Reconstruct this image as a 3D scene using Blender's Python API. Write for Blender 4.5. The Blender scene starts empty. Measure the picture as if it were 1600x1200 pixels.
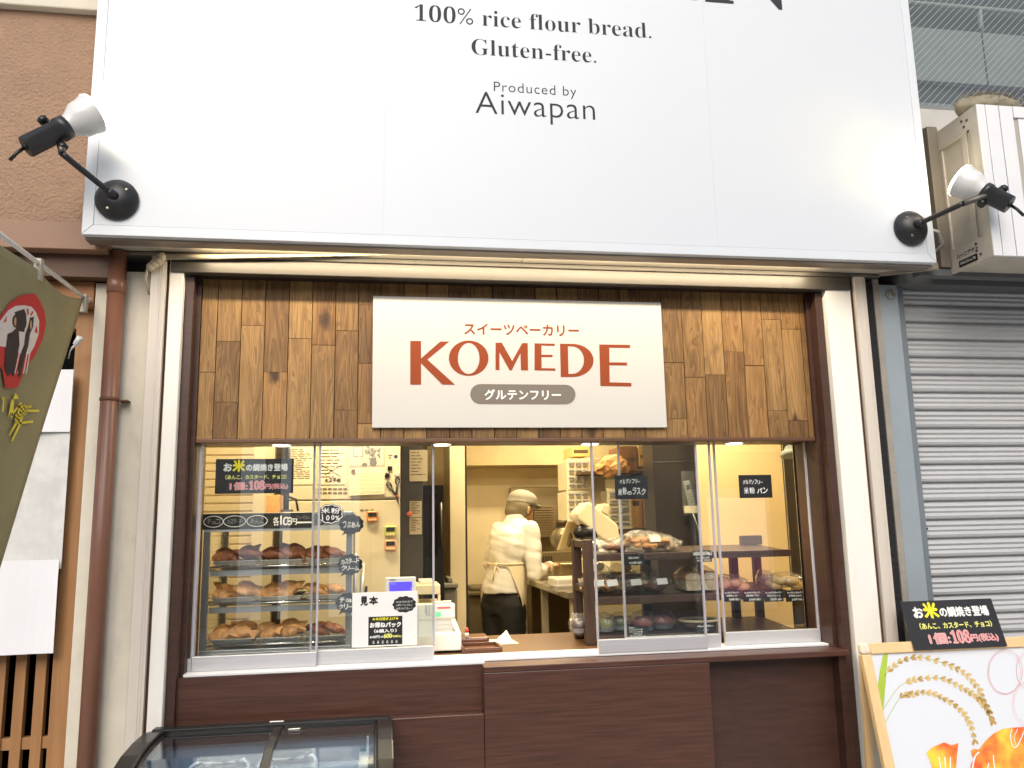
import bpy, bmesh, math, random
from mathutils import Vector, Matrix, noise
random.seed(7)
S = bpy.context.scene
COL = S.collection
rad = math.radians
# ------------------------------------------------------------------ camera
YAW, PITCH, ROLL, FPX = rad(9.16), rad(9.67), rad(-1.12), 1300.0
CAM = Vector((0, -3.2, 1.42))
_f = Vector((math.sin(YAW)*math.cos(PITCH), math.cos(YAW)*math.cos(PITCH), math.sin(PITCH)))
_r = Vector((math.cos(YAW), -math.sin(YAW), 0)); _u = _r.cross(_f)
c, s = math.cos(ROLL), math.sin(ROLL)
CR, CU = c*_r + s*_u, -s*_r + c*_u
cam = bpy.data.cameras.new('camera'); camo = bpy.data.objects.new('camera', cam); COL.objects.link(camo)
camo.matrix_world = Matrix(((CR.x, CU.x, -_f.x, CAM.x), (CR.y, CU.y, -_f.y, CAM.y), (CR.z, CU.z, -_f.z, CAM.z), (0, 0, 0, 1)))
cam.sensor_width = 36; cam.lens = 36*FPX/1600; cam.clip_end = 400; cam.clip_start = 0.05
S.camera = camo
# ------------------------------------------------------------------ sky, sun, exposure
W = bpy.data.worlds.new('World'); S.world = W; W.use_nodes = True
nt = W.node_tree; bg = nt.nodes['Background']
sky = nt.nodes.new('ShaderNodeTexSky'); sky.sky_type = 'NISHITA'; sky.sun_disc = False
sky.sun_elevation = rad(37); sky.sun_rotation = rad(192); sky.air_density = 1.0; sky.dust_density = 4.0; sky.ozone_density = 0.6
nt.links.new(sky.outputs[0], bg.inputs[0]); bg.inputs[1].default_value = 0.13
sun = bpy.data.lights.new('sun', 'SUN'); sun.energy = 1.45; sun.angle = rad(50); sun.color = (.96, .985, 1)
suno = bpy.data.objects.new('sun', sun); COL.objects.link(suno)
suno.rotation_euler = Vector((0.12, 0.76, -0.65)).to_track_quat('-Z', 'Y').to_euler()
S.view_settings.view_transform = 'Standard'; S.view_settings.look = 'None'
S.view_settings.exposure = 0.3; S.view_settings.gamma = 1
S.cycles.use_denoising = True
S.cycles.max_bounces = 10; S.cycles.transparent_max_bounces = 24; S.cycles.sample_clamp_indirect = 6

def at(px, py, Y):
    d = CR*((px-800)/FPX) + CU*(-(py-600)/FPX) + _f
    return CAM + d*((Y-CAM.y)/d.y)
def atX(px, py, X):
    d = CR*((px-800)/FPX) + CU*(-(py-600)/FPX) + _f
    return CAM + d*((X-CAM.x)/d.x)
def rect(x0, y0, x1, y1, Y):
    ym, xm = (y0+y1)/2, (x0+x1)/2
    return at(x0, ym, Y).x, at(x1, ym, Y).x, at(xm, y1, Y).z, at(xm, y0, Y).z
# ------------------------------------------------------------------ materials
def lin(c):
    return tuple((v/255/12.92 if v/255 <= .04045 else ((v/255+.055)/1.055)**2.4) for v in c)
MATS = {}
def mat(name, col, rough=.5, metal=0, var=.12, scale=6, stretch=(1, 1, 1), bump=0, bscale=60, dirt=0, spec=.5, emit=0, coat=0):
    if name in MATS: return MATS[name]
    m = bpy.data.materials.new(name); m.use_nodes = True; n = m.node_tree; b = n.nodes['Principled BSDF']
    L = n.links.new; rgb = lin(col)
    b.inputs['Roughness'].default_value = rough; b.inputs['Metallic'].default_value = metal
    b.inputs['Specular IOR Level'].default_value = spec
    if coat: b.inputs['Coat Weight'].default_value = coat; b.inputs['Coat Roughness'].default_value = .08
    geo = n.nodes.new('ShaderNodeNewGeometry'); mp = n.nodes.new('ShaderNodeMapping'); L(geo.outputs['Position'], mp.inputs[0])
    mp.inputs['Scale'].default_value = stretch
    last = None
    if var:
        t = n.nodes.new('ShaderNodeTexNoise'); t.inputs['Scale'].default_value = scale; t.inputs['Detail'].default_value = 8
        t.inputs['Roughness'].default_value = .62
        L(mp.outputs[0], t.inputs[0])
        r = n.nodes.new('ShaderNodeMapRange'); r.inputs['From Min'].default_value = .28; r.inputs['From Max'].default_value = .72
        L(t.outputs['Fac'], r.inputs['Value'])
        mx = n.nodes.new('ShaderNodeMix'); mx.data_type = 'RGBA'
        mx.inputs['A'].default_value = (*[max(0, v*(1-var)) for v in rgb], 1); mx.inputs['B'].default_value = (*[min(1, v*(1+var)) for v in rgb], 1)
        L(r.outputs[0], mx.inputs['Factor']); last = mx.outputs['Result']
        r2 = n.nodes.new('ShaderNodeMapRange'); r2.inputs['To Min'].default_value = max(.02, rough*.82); r2.inputs['To Max'].default_value = min(1, rough*1.18)
        L(t.outputs['Fac'], r2.inputs['Value']); L(r2.outputs[0], b.inputs['Roughness'])
    else: b.inputs['Base Color'].default_value = (*rgb, 1)
    if dirt:   # irregular stains, with shapes of their own
        t2 = n.nodes.new('ShaderNodeTexNoise'); t2.inputs['Scale'].default_value = 5; t2.inputs['Detail'].default_value = 10; t2.inputs['Roughness'].default_value = .75
        mp2 = n.nodes.new('ShaderNodeMapping'); mp2.inputs['Scale'].default_value = (2.2, 2.2, .7); L(geo.outputs['Position'], mp2.inputs[0]); L(mp2.outputs[0], t2.inputs[0])
        r3 = n.nodes.new('ShaderNodeMapRange'); r3.inputs['From Min'].default_value = .55; r3.inputs['From Max'].default_value = .75; r3.inputs['To Max'].default_value = dirt
        L(t2.outputs['Fac'], r3.inputs['Value'])
        m2 = n.nodes.new('ShaderNodeMix'); m2.data_type = 'RGBA'; L(r3.outputs[0], m2.inputs['Factor'])
        if last: L(last, m2.inputs['A'])
        else: m2.inputs['A'].default_value = (*rgb, 1)
        m2.inputs['B'].default_value = (.10, .085, .065, 1); last = m2.outputs['Result']
    if last: L(last, b.inputs['Base Color'])
    if bump:
        t = n.nodes.new('ShaderNodeTexNoise'); t.inputs['Scale'].default_value = bscale; t.inputs['Detail'].default_value = 5
        L(mp.outputs[0], t.inputs[0]); bp = n.nodes.new('ShaderNodeBump'); bp.inputs['Strength'].default_value = bump; bp.inputs['Distance'].default_value = .01
        L(t.outputs['Fac'], bp.inputs['Height']); L(bp.outputs[0], b.inputs['Normal'])
    if emit:
        b.inputs['Emission Color'].default_value = (*rgb, 1); b.inputs['Emission Strength'].default_value = emit
    MATS[name] = m
    return m
def clear(name, tint, refl=.04, rough=0, opac=0, bump=0, bscale=30):
    """thin clear sheet: see-through plus a fresnel mirror, the same for every ray"""
    if name in MATS: return MATS[name]
    m = bpy.data.materials.new(name); m.use_nodes = True; n = m.node_tree; L = n.links.new
    n.nodes.remove(n.nodes['Principled BSDF']); out = n.nodes['Material Output']
    tr = n.nodes.new('ShaderNodeBsdfTransparent'); tr.inputs[0].default_value = (*tint, 1)
    gl = n.nodes.new('ShaderNodeBsdfAnisotropic'); gl.inputs['Roughness'].default_value = rough; gl.inputs[0].default_value = (1, 1, 1, 1)
    lw = n.nodes.new('ShaderNodeLayerWeight'); lw.inputs[0].default_value = .5
    pw = n.nodes.new('ShaderNodeMath'); pw.operation = 'POWER'; pw.inputs[1].default_value = 5; L(lw.outputs['Facing'], pw.inputs[0])
    ml = n.nodes.new('ShaderNodeMath'); ml.operation = 'MULTIPLY_ADD'; ml.inputs[1].default_value = 1-refl; ml.inputs[2].default_value = refl; L(pw.outputs[0], ml.inputs[0])
    mx = n.nodes.new('ShaderNodeMixShader'); L(ml.outputs[0], mx.inputs[0]); L(tr.outputs[0], mx.inputs[1]); L(gl.outputs[0], mx.inputs[2])
    last = mx
    if bump:
        geo = n.nodes.new('ShaderNodeNewGeometry')
        t = n.nodes.new('ShaderNodeTexNoise'); t.inputs['Scale'].default_value = bscale; t.inputs['Detail'].default_value = 4; L(geo.outputs['Position'], t.inputs[0])
        bp = n.nodes.new('ShaderNodeBump'); bp.inputs['Strength'].default_value = bump; bp.inputs['Distance'].default_value = .01; L(t.outputs['Fac'], bp.inputs['Height']); L(bp.outputs[0], gl.inputs['Normal'])
    if opac:
        df = n.nodes.new('ShaderNodeBsdfDiffuse'); df.inputs[0].default_value = (.75, .75, .75, 1)
        m2 = n.nodes.new('ShaderNodeMixShader'); m2.inputs[0].default_value = opac; L(mx.outputs[0], m2.inputs[1]); L(df.outputs[0], m2.inputs[2]); last = m2
    L(last.outputs[0], out.inputs[0]); MATS[name] = m
    return m
def plank_mat(name, dark, mid, light, seed_attr=True):
    m = bpy.data.materials.new(name); m.use_nodes = True; n = m.node_tree; L = n.links.new; b = n.nodes['Principled BSDF']
    geo = n.nodes.new('ShaderNodeNewGeometry'); at_ = n.nodes.new('ShaderNodeAttribute'); at_.attribute_name = 'tint'
    sp = n.nodes.new('ShaderNodeSeparateColor'); L(at_.outputs['Color'], sp.inputs[0])
    off = n.nodes.new('ShaderNodeVectorMath'); off.operation = 'SCALE'; L(at_.outputs['Color'], off.inputs[0]); off.inputs['Scale'].default_value = 17
    add = n.nodes.new('ShaderNodeVectorMath'); L(geo.outputs['Position'], add.inputs[0]); L(off.outputs[0], add.inputs[1])
    # broad wavy figure
    mp = n.nodes.new('ShaderNodeMapping'); mp.inputs['Scale'].default_value = (16, 16, 1.5); L(add.outputs[0], mp.inputs[0])
    n1 = n.nodes.new('ShaderNodeTexNoise'); n1.inputs['Scale'].default_value = 1.2; n1.inputs['Detail'].default_value = 3; n1.inputs['Distortion'].default_value = .9; L(mp.outputs[0], n1.inputs[0])
    mp2 = n.nodes.new('ShaderNodeMapping'); mp2.inputs['Scale'].default_value = (220, 220, 7); L(add.outputs[0], mp2.inputs[0])
    n2 = n.nodes.new('ShaderNodeTexNoise'); n2.inputs['Scale'].default_value = 1; n2.inputs['Detail'].default_value = 6; n2.inputs['Roughness'].default_value = .7; L(mp2.outputs[0], n2.inputs[0])
    # cathedral rings
    mu = n.nodes.new('ShaderNodeMath'); mu.operation = 'MULTIPLY'; mu.inputs[1].default_value = 9; L(n1.outputs['Fac'], mu.inputs[0])
    fr = n.nodes.new('ShaderNodeMath'); fr.operation = 'FRACT'; L(mu.outputs[0], fr.inputs[0])
    a = n.nodes.new('ShaderNodeMath'); a.operation = 'MULTIPLY_ADD'; a.inputs[1].default_value = .30; L(fr.outputs[0], a.inputs[0])
    a2 = n.nodes.new('ShaderNodeMath'); a2.operation = 'MULTIPLY_ADD'; a2.inputs[1].default_value = .85; L(n2.outputs['Fac'], a2.inputs[0])
    a2.inputs[2].default_value = -.28; L(a2.outputs[0], a.inputs[2])
    a3 = n.nodes.new('ShaderNodeMath'); a3.operation = 'MULTIPLY_ADD'; a3.inputs[1].default_value = .55; L(n1.outputs['Fac'], a3.inputs[0]); L(a.outputs[0], a3.inputs[2])
    a4 = n.nodes.new('ShaderNodeMath'); a4.operation = 'MULTIPLY_ADD'; a4.inputs[1].default_value = .44; L(sp.outputs[0], a4.inputs[0]); 
    sub = n.nodes.new('ShaderNodeMath'); sub.operation = 'SUBTRACT'; sub.inputs[1].default_value = .225; L(a3.outputs[0], sub.inputs[0]); L(sub.outputs[0], a4.inputs[2])
    rp = n.nodes.new('ShaderNodeValToRGB'); L(a4.outputs[0], rp.inputs[0])
    e = rp.color_ramp.elements; e[0].position = .1; e[0].color = (*lin(dark), 1); e[1].position = .95; e[1].color = (*lin(light), 1)
    k = rp.color_ramp.elements.new(.5); k.color = (*lin(mid), 1)
    # knots
    mp3 = n.nodes.new('ShaderNodeMapping'); mp3.inputs['Scale'].default_value = (9, .02, 5.0); L(add.outputs[0], mp3.inputs[0])
    n3 = n.nodes.new('ShaderNodeTexNoise'); n3.inputs['Scale'].default_value = 3; L(mp3.outputs[0], n3.inputs[0])
    mixv = n.nodes.new('ShaderNodeVectorMath'); mixv.operation = 'MULTIPLY_ADD'; L(n3.outputs['Color'], mixv.inputs[0]); mixv.inputs[1].default_value = (.35, 0, .35); L(mp3.outputs[0], mixv.inputs[2])
    vo = n.nodes.new('ShaderNodeTexVoronoi'); vo.inputs['Scale'].default_value = .85; L(mixv.outputs[0], vo.inputs['Vector'])
    kr = n.nodes.new('ShaderNodeMapRange'); kr.interpolation_type = 'SMOOTHSTEP'; kr.inputs['From Min'].default_value = .05; kr.inputs['From Max'].default_value = .24; kr.inputs['To Min'].default_value = .9; kr.inputs['To Max'].default_value = 0
    L(vo.outputs['Distance'], kr.inputs['Value'])
    sc = n.nodes.new('ShaderNodeSeparateColor'); L(vo.outputs['Color'], sc.inputs[0])
    gt = n.nodes.new('ShaderNodeMath'); gt.operation = 'GREATER_THAN'; gt.inputs[1].default_value = .55; L(sc.outputs[0], gt.inputs[0])
    km = n.nodes.new('ShaderNodeMath'); km.operation = 'MULTIPLY'; L(kr.outputs[0], km.inputs[0]); L(gt.outputs[0], km.inputs[1])
    mx = n.nodes.new('ShaderNodeMix'); mx.data_type = 'RGBA'; L(km.outputs[0], mx.inputs['Factor']); L(rp.outputs[0], mx.inputs['A']); mx.inputs['B'].default_value = (*lin((46, 30, 20)), 1)
    hue = n.nodes.new('ShaderNodeMix'); hue.data_type = 'RGBA'; hue.blend_type = 'MULTIPLY'; L(mx.outputs['Result'], hue.inputs['A']); hue.inputs['B'].default_value = (1, .90, .82, 1); L(sp.outputs[1], hue.inputs['Factor'])
    L(hue.outputs['Result'], b.inputs['Base Color']); b.inputs['Roughness'].default_value = .52; b.inputs['Specular IOR Level'].default_value = .35
    bp = n.nodes.new('ShaderNodeBump'); bp.inputs['Strength'].default_value = .12; bp.inputs['Distance'].default_value = .003; L(n2.outputs['Fac'], bp.inputs['Height']); L(bp.outputs[0], b.inputs['Normal'])
    MATS[name] = m
    return m
# ------------------------------------------------------------------ mesh helpers
class MB:
    def __init__(self): self.bm = bmesh.new(); self.mi = 0; self.tint = None
    def face(self, pts, smooth=False):
        vs = [self.bm.verts.new(p) for p in pts]
        f = self.bm.faces.new(vs); f.material_index = self.mi; f.smooth = smooth
        return f
    def box(self, x0, x1, y0, y1, z0, z1, R=None):
        P = [Vector(p) for p in ((x0, y0, z0), (x1, y0, z0), (x1, y1, z0), (x0, y1, z0), (x0, y0, z1), (x1, y0, z1), (x1, y1, z1), (x0, y1, z1))]
        if R: P = [R @ p for p in P]
        v = [self.bm.verts.new(p) for p in P]; out = []
        for q in ((0, 3, 2, 1), (4, 5, 6, 7), (0, 1, 5, 4), (1, 2, 6, 5), (2, 3, 7, 6), (3, 0, 4, 7)):
            f = self.bm.faces.new([v[i] for i in q]); f.material_index = self.mi; out.append(f)
        return self
    def prism(self, pts, off):
        """closed outline pts (3D, seen counter-clockwise from the front) pushed back along off"""
        off = Vector(off); a = [self.bm.verts.new(p) for p in pts]; b = [self.bm.verts.new(Vector(p)+off) for p in pts]; n = len(a)
        fs = [self.bm.faces.new(a), self.bm.faces.new(b[::-1])]
        for i in range(n): fs.append(self.bm.faces.new((a[i], b[i], b[(i+1) % n], a[(i+1) % n])))
        for f in fs: f.material_index = self.mi
        return self
    def loft(self, rings, cap=True, smooth=True):
        vs = [[self.bm.verts.new(p) for p in r] for r in rings]; n = len(vs[0])
        for a, b in zip(vs, vs[1:]):
            for i in range(n):
                f = self.bm.faces.new((a[i], a[(i+1) % n], b[(i+1) % n], b[i])); f.smooth = smooth; f.material_index = self.mi
        if cap:
            for r in (vs[0][::-1], vs[-1]):
                f = self.bm.faces.new(r); f.material_index = self.mi
        return self
    def tube(self, path, r, n=12, cap=True):
        path = [Vector(p) for p in path]; rs = r if isinstance(r, (list, tuple)) else [r]*len(path); rings = []
        t0 = (path[1]-path[0]).normalized(); up = Vector((0, 0, 1)) if abs(t0.z) < .9 else Vector((1, 0, 0))
        for i, p in enumerate(path):
            t = (path[min(i+1, len(path)-1)]-path[max(i-1, 0)]).normalized(); u = t.cross(up).normalized(); v = t.cross(u)
            rings.append([p + u*(math.cos(2*math.pi*k/n)*rs[i]) + v*(math.sin(2*math.pi*k/n)*rs[i]) for k in range(n)])
        return self.loft(rings, cap)
    def lathe(self, o, axis, prof, n=28, cap=True):
        """prof: (distance along axis, radius)"""
        o = Vector(o); a = Vector(axis).normalized(); up = Vector((0, 0, 1)) if abs(a.z) < .9 else Vector((1, 0, 0))
        u = a.cross(up).normalized(); v = a.cross(u)
        return self.loft([[o + a*h + u*(math.cos(2*math.pi*k/n)*r) + v*(math.sin(2*math.pi*k/n)*r) for k in range(n)] for h, r in prof], cap)
    def ball(self, cpt, rx, ry=None, rz=None, n=16, R=None):
        ry = ry or rx; rz = rz or rx; rings = []
        for j in range(n//2+1):
            th = max(.02, min(math.pi-.02, math.pi*j/(n//2))); ring = []
            for k in range(n):
                p = Vector((math.sin(th)*math.cos(2*math.pi*k/n)*rx, math.sin(th)*math.sin(2*math.pi*k/n)*ry, -math.cos(th)*rz))
                ring.append((R @ p if R else p) + Vector(cpt))
            rings.append(ring)
        return self.loft(rings)
    def xform(self, M):
        bmesh.ops.transform(self.bm, matrix=M, verts=self.bm.verts); return self
    def jitter(self, amp, sc, seed=0):
        for v in self.bm.verts:
            v.co += Vector(noise.noise_vector(v.co*sc + Vector((seed, seed*2, 0))))*amp
        return self
ORG = {}
def build(name, mb, m, parent=None, bevel=0, seg=2, loc=None, fix=True):
    me = bpy.data.meshes.new(name)
    if fix: bmesh.ops.recalc_face_normals(mb.bm, faces=mb.bm.faces)
    o = bpy.data.objects.new(name, me); COL.objects.link(o)
    org = ORG[parent.name] if parent else Vector(loc or (0, 0, 0)); ORG[o.name] = org
    bmesh.ops.translate(mb.bm, vec=-org, verts=mb.bm.verts)
    mb.bm.to_mesh(me); mb.bm.free()
    for x in (m if isinstance(m, (list, tuple)) else [m]): me.materials.append(x)
    if parent: o.parent = parent
    else: o.location = org
    if bevel:
        b = o.modifiers.new('bevel', 'BEVEL'); b.width = bevel; b.segments = seg; b.limit_method = 'ANGLE'; b.harden_normals = False
    return o
def tag(o, label=None, cat=None, group=None, kind=None):
    for k, v in (('label', label), ('category', cat), ('group', group), ('kind', kind)):
        if v: o[k] = v
    return o
def thing(name, label, cat, loc=(0, 0, 0), group=None):
    o = bpy.data.objects.new(name, None); COL.objects.link(o); o.location = loc; o.empty_display_size = .1
    ORG[o.name] = Vector(loc); return tag(o, label, cat, group)
def copy_tree(o, parent=None):
    n = o.copy(); COL.objects.link(n); ORG[n.name] = ORG[o.name]
    if parent: n.parent = parent
    for ch in list(o.children): copy_tree(ch, n)
    return n
def one(name, mb, m, label, cat, loc, group=None, bevel=0, **k):
    return tag(build(name, mb, m, None, bevel, loc=loc, **k), label, cat, group)
# ------------------------------------------------------------------ lettering
_cache = {}
def glyph(txt, bold=0, space=1.0):
    key = (txt, bold, space)
    if key not in _cache:
        cu = bpy.data.curves.new('lettering', 'FONT'); cu.body = txt; cu.offset = bold; cu.space_character = space; cu.resolution_u = 4
        ob = bpy.data.objects.new('lettering', cu); COL.objects.link(ob); bpy.context.view_layer.update()
        me = bpy.data.meshes.new_from_object(ob.evaluated_get(bpy.context.evaluated_depsgraph_get()))
        vs = [(v.co.x, v.co.y) for v in me.vertices]; fs = [tuple(p.vertices) for p in me.polygons]
        bpy.data.objects.remove(ob); bpy.data.curves.remove(cu); bpy.data.meshes.remove(me)
        xs = [v[0] for v in vs] or [0]; ys = [v[1] for v in vs] or [0]
        _cache[key] = (vs, fs, min(xs), max(xs), min(ys), max(ys))
    return _cache[key]
EX, EZ = Vector((1, 0, 0)), Vector((0, 0, 1))
def write(mb, txt, O, width=None, height=None, mi=0, bold=0, heavy=0, space=1.0, ex=EX, ez=EZ, align='C', rot=0, shear=0):
    """flat letters on the plane through O spanned by ex, ez; O is the middle of the bottom line"""
    vs, fs, x0, x1, y0, y1 = glyph(txt, bold, space)
    if not vs: return
    sx = width/(x1-x0) if width else None; sy = height/(y1-y0) if height else None
    sx = sx or sy; sy = sy or sx
    nrm = ex.cross(ez); ax = {'C': (x0+x1)/2, 'L': x0, 'R': x1}[align]; cr, sr = math.cos(rot), math.sin(rot)
    copies = [(0, 0)] if not heavy else [(-heavy, 0), (heavy, 0), (0, heavy), (0, -heavy), (0, 0)]
    for ci, (dx, dy) in enumerate(copies):
        new = []
        for u, v in vs:
            a, b = (u-ax)*sx + dx, (v-y0)*sy + dy; a += shear*b; a, b = a*cr-b*sr, a*sr+b*cr
            new.append(mb.bm.verts.new(O + ex*a + ez*b + nrm*(.00012*ci)))
        for f in fs:
            try:
                q = mb.bm.faces.new([new[i] for i in f]); q.material_index = mi
            except ValueError: pass
def hand(mb, txt, O, width, height, mi=0, ex=EX, ez=EZ, seed=1, heavy=0):
    """handwriting: every letter with its own tilt, size and height"""
    rg = random.Random(seed); n = len(txt); w = width/n
    for i, ch in enumerate(txt):
        if ch == ' ': continue
        small = .55 if ch in 'ーッャュョっゃゅょのい・' else 1
        h = height*rg.uniform(.82, 1.08)*(small if ch != 'ー' else 1)
        kw = dict(width=w*rg.uniform(.72, .92)) if ch == 'ー' else dict(height=h) if ord(ch) < 256 else dict(width=w*rg.uniform(.76, .92), height=h)
        write(mb, ch, O + ex*(-width/2 + w*(i+.5)) + ez*(height*rg.uniform(-.06, .1) + (height*.4 if ch == 'ー' else 0)), mi=mi, ex=ex, ez=ez, rot=rg.uniform(-.16, .1), heavy=heavy, **kw)
def serif(t):
    r = ''
    for ch in t:
        o = ord(ch)
        r += chr(0x1d41a+o-97) if 'a' <= ch <= 'z' else chr(0x1d400+o-65) if 'A' <= ch <= 'Z' else chr(0x1d7ce+o-48) if '0' <= ch <= '9' else ch
    return r
def shape(mb, loops, O, ex=EX, ez=EZ, mi=0):
    """flat filled outline, later loops may be holes; loops hold (u, v)"""
    cu = bpy.data.curves.new('shape', 'CURVE'); cu.dimensions = '2D'; cu.fill_mode = 'BOTH'
    for lp in loops:
        sp = cu.splines.new('POLY'); sp.points.add(len(lp)-1); sp.use_cyclic_u = True
        for p, (u, v) in zip(sp.points, lp): p.co = (u, v, 0, 1)
    ob = bpy.data.objects.new('shape', cu); COL.objects.link(ob); bpy.context.view_layer.update()
    me = bpy.data.meshes.new_from_object(ob.evaluated_get(bpy.context.evaluated_depsgraph_get()))
    new = [mb.bm.verts.new(O + ex*v.co.x + ez*v.co.y) for v in me.vertices]
    for p in me.polygons:
        try: q = mb.bm.faces.new([new[i] for i in p.vertices]); q.material_index = mi
        except ValueError: pass
    bpy.data.objects.remove(ob); bpy.data.curves.remove(cu); bpy.data.meshes.remove(me)
def pshape(mb, loops, Y, mi=0, fx=lambda p: p):
    """outlines given as picture points, laid on the upright plane Y"""
    out = []
    for lp in loops:
        w = [at(*fx(p), Y) for p in lp]; out.append([(q.x, q.z) for q in w])
    shape(mb, out, Vector((0, Y, 0)), mi=mi)
def ellipse(cx, cy, rx, ry, n=40, a0=0, a1=2*math.pi):
    return [(cx+rx*math.cos(a0+(a1-a0)*i/n), cy+ry*math.sin(a0+(a1-a0)*i/n)) for i in range(n + (abs(a1-a0) < 6.28))]
def cloud(cx, cz, rx, rz, n=11, amp=.10, m=110):
    return [(cx+rx*math.cos(t)*(1-amp+amp*abs(math.sin(n*t/2))), cz+rz*math.sin(t)*(1-amp+amp*abs(math.sin(n*t/2)))) for t in [2*math.pi*i/m for i in range(m)]]
def stroke(mb, pts, w, O, ex=EX, ez=EZ, mi=0, taper=False):
    """flat pen line along (u, v) points"""
    n = len(pts); L_, R_ = [], []; nrm = ex.cross(ez)
    for i, (u, v) in enumerate(pts):
        a, b = pts[max(i-1, 0)], pts[min(i+1, n-1)]; dx, dy = b[0]-a[0], b[1]-a[1]; d = math.hypot(dx, dy) or 1
        ww = w/2*(1-(i/(n-1))*.7 if taper else 1); nx, ny = -dy/d*ww, dx/d*ww
        L_.append(O+ex*(u+nx)+ez*(v+ny)); R_.append(O+ex*(u-nx)+ez*(v-ny))
    for i in range(n-1):
        mb.mi = mi; mb.face((R_[i], R_[i+1], L_[i+1], L_[i]))
# ------------------------------------------------------------------ palette
white_panel = mat('white_panel', (203, 208, 213), .34, var=.012, scale=2, dirt=.02)
white_trim = mat('white_trim', (206, 211, 216), .3, var=.02)
cream_paint = mat('cream_paint', (232, 229, 220), .45, var=.05, scale=5, stretch=(3, 3, .6), dirt=.06)
cream_alu = mat('cream_alu', (205, 196, 184), .4, var=.05, stretch=(8, 8, .5))
steel_lip = mat('steel_lip', (150, 140, 130), .38, metal=.6, var=.08)
soffit_m = mat('soffit_metal', (212, 203, 186), .42, metal=.3, var=.06)
header_m = mat('header_metal', (74, 70, 64), .4, metal=.25, var=.05, stretch=(.5, 6, 6))
lam = mat('brown_laminate', (76, 48, 38), .36, var=.40, scale=1, stretch=(4, 4, 100), bump=.05, bscale=1)
lam_v = mat('brown_laminate_upright', (64, 41, 33), .42, var=.25, scale=1, stretch=(7, 7, 60))
alu = mat('brushed_aluminium', (196, 197, 200), .36, metal=.35, var=.06, scale=1, stretch=(2, 2, 240))
alu_white = mat('white_sill_metal', (222, 222, 222), .35, var=.03)
plank_m = plank_mat('acacia_planks', (70, 48, 27), (117, 87, 50), (162, 127, 78))
black_metal = mat('black_metal', (34, 34, 35), .42, var=.2, scale=20)
dark_rub = mat('black_plastic', (22, 22, 24), .35, var=.15, scale=30)
ink = mat('sign_ink', (58, 56, 62), .5, var=0, spec=.1)
brick_ink = mat('brick_red_ink', (140, 68, 40), .5, var=0, spec=.1)
grey_ink = mat('warm_grey_ink', (120, 112, 104), .5, var=0, spec=.1)
white_ink = mat('white_ink', (228, 228, 224), .55, var=0, spec=.1)
yellow_ink = mat('yellow_ink', (236, 226, 60), .5, var=0, spec=.1)
pale_yellow_ink = mat('pale_yellow_ink', (232, 230, 130), .5, var=0, spec=.1)
pink_ink = mat('pink_ink', (236, 150, 150), .5, var=0, spec=.1)
sign_cream = mat('cream_board', (195, 192, 185), .4, var=.012)
card_black = mat('black_card', (28, 28, 30), .45, var=.15, scale=25)
paper = mat('white_paper', (222, 222, 219), .6, var=.02)
stucco = mat('brown_stucco', (156, 126, 102), .75, var=.12, scale=10, bump=.9, bscale=95)
brown_paint = mat('brown_paint', (140, 106, 82), .5, var=.08)
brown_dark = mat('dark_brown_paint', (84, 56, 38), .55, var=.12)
pipe_m = mat('brown_pipe', (118, 80, 62), .35, var=.08, scale=8)
concrete = mat('cream_concrete', (206, 199, 182), .75, var=.08, scale=8, dirt=.22, bump=.12, bscale=40)
cedar = mat('cedar_wood', (152, 110, 68), .55, var=.2, scale=1, stretch=(45, 45, 2.2))
cedar_dark = mat('cedar_lintel', (150, 100, 56), .55, var=.2, scale=1, stretch=(2.2, 45, 45))
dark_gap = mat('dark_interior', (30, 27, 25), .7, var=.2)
ground_m = mat('paving', (186, 184, 178), .75, var=.12, scale=4, bump=.1, bscale=60)
glass = clear('pane_glass', (.95, .965, .96), .07)
glass_edge = mat('polished_glass_edge', (172, 170, 178), .18, var=.08, spec=.6)
# ------------------------------------------------------------------ street
mb = MB(); mb.face([(-60, -60, 0), (60, -60, 0), (60, 60, 0), (-60, 60, 0)])
tag(build('street', mb, ground_m), kind='structure')
# the row of shops across the street: seen only as a reflection in the panes
op = thing('facing_shop_row', 'long pale shop building with shutters across the street, seen only mirrored in the panes', 'building', (0, -10, 0))
mb = MB(); mb.box(-16, 16, -14, -10, 0, 4.6); build('wall', mb, mat('pale_render', (176, 170, 160), .8), op)
slat_op = mat('grey_shutter', (120, 122, 124), .5, var=.1, scale=1, stretch=(1, 1, 40))
for i in range(6):
    x = -13 + i*4.6
    mb = MB(); mb.box(x, x+3.4, -10.0, -9.95, 0, 2.6)
    for k in range(32): mb.box(x+.04, x+3.36, -9.95, -9.935, .05+k*.08, .115+k*.08)
    build('shutter', mb, slat_op if i % 2 else mat('dark_shopfront', (40, 38, 36), .4), op)
    mb = MB(); mb.box(x-.1, x+3.5, -10, -9.2, 2.75, 3.3); build('awning', mb, mat('awning_'+'ab'[i % 2], ((168, 60, 50), (70, 90, 84))[i % 2], .7), op)
    mb = MB(); mb.box(x+.4, x+3.0, -10, -9.96, 3.5, 4.3); build('window', mb, mat('opposite_glass', (70, 80, 88), .15), op)
vm = thing('vending_machine', 'lit pink and white vending machine across the street, seen only mirrored in the right panes', 'machine', (5.7, -9.6, 0))
mb = MB(); mb.box(5.1, 6.3, -9.9, -9.3, .02, 1.95); build('body', mb, mat('machine_white', (225, 225, 225), .4), vm, .02)
mb = MB(); mb.box(5.2, 6.2, -9.299, -9.28, .95, 1.8); build('lit_window', mb, mat('machine_lit', (250, 236, 230), .3, var=.15, scale=5, emit=.8), vm)
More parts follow.
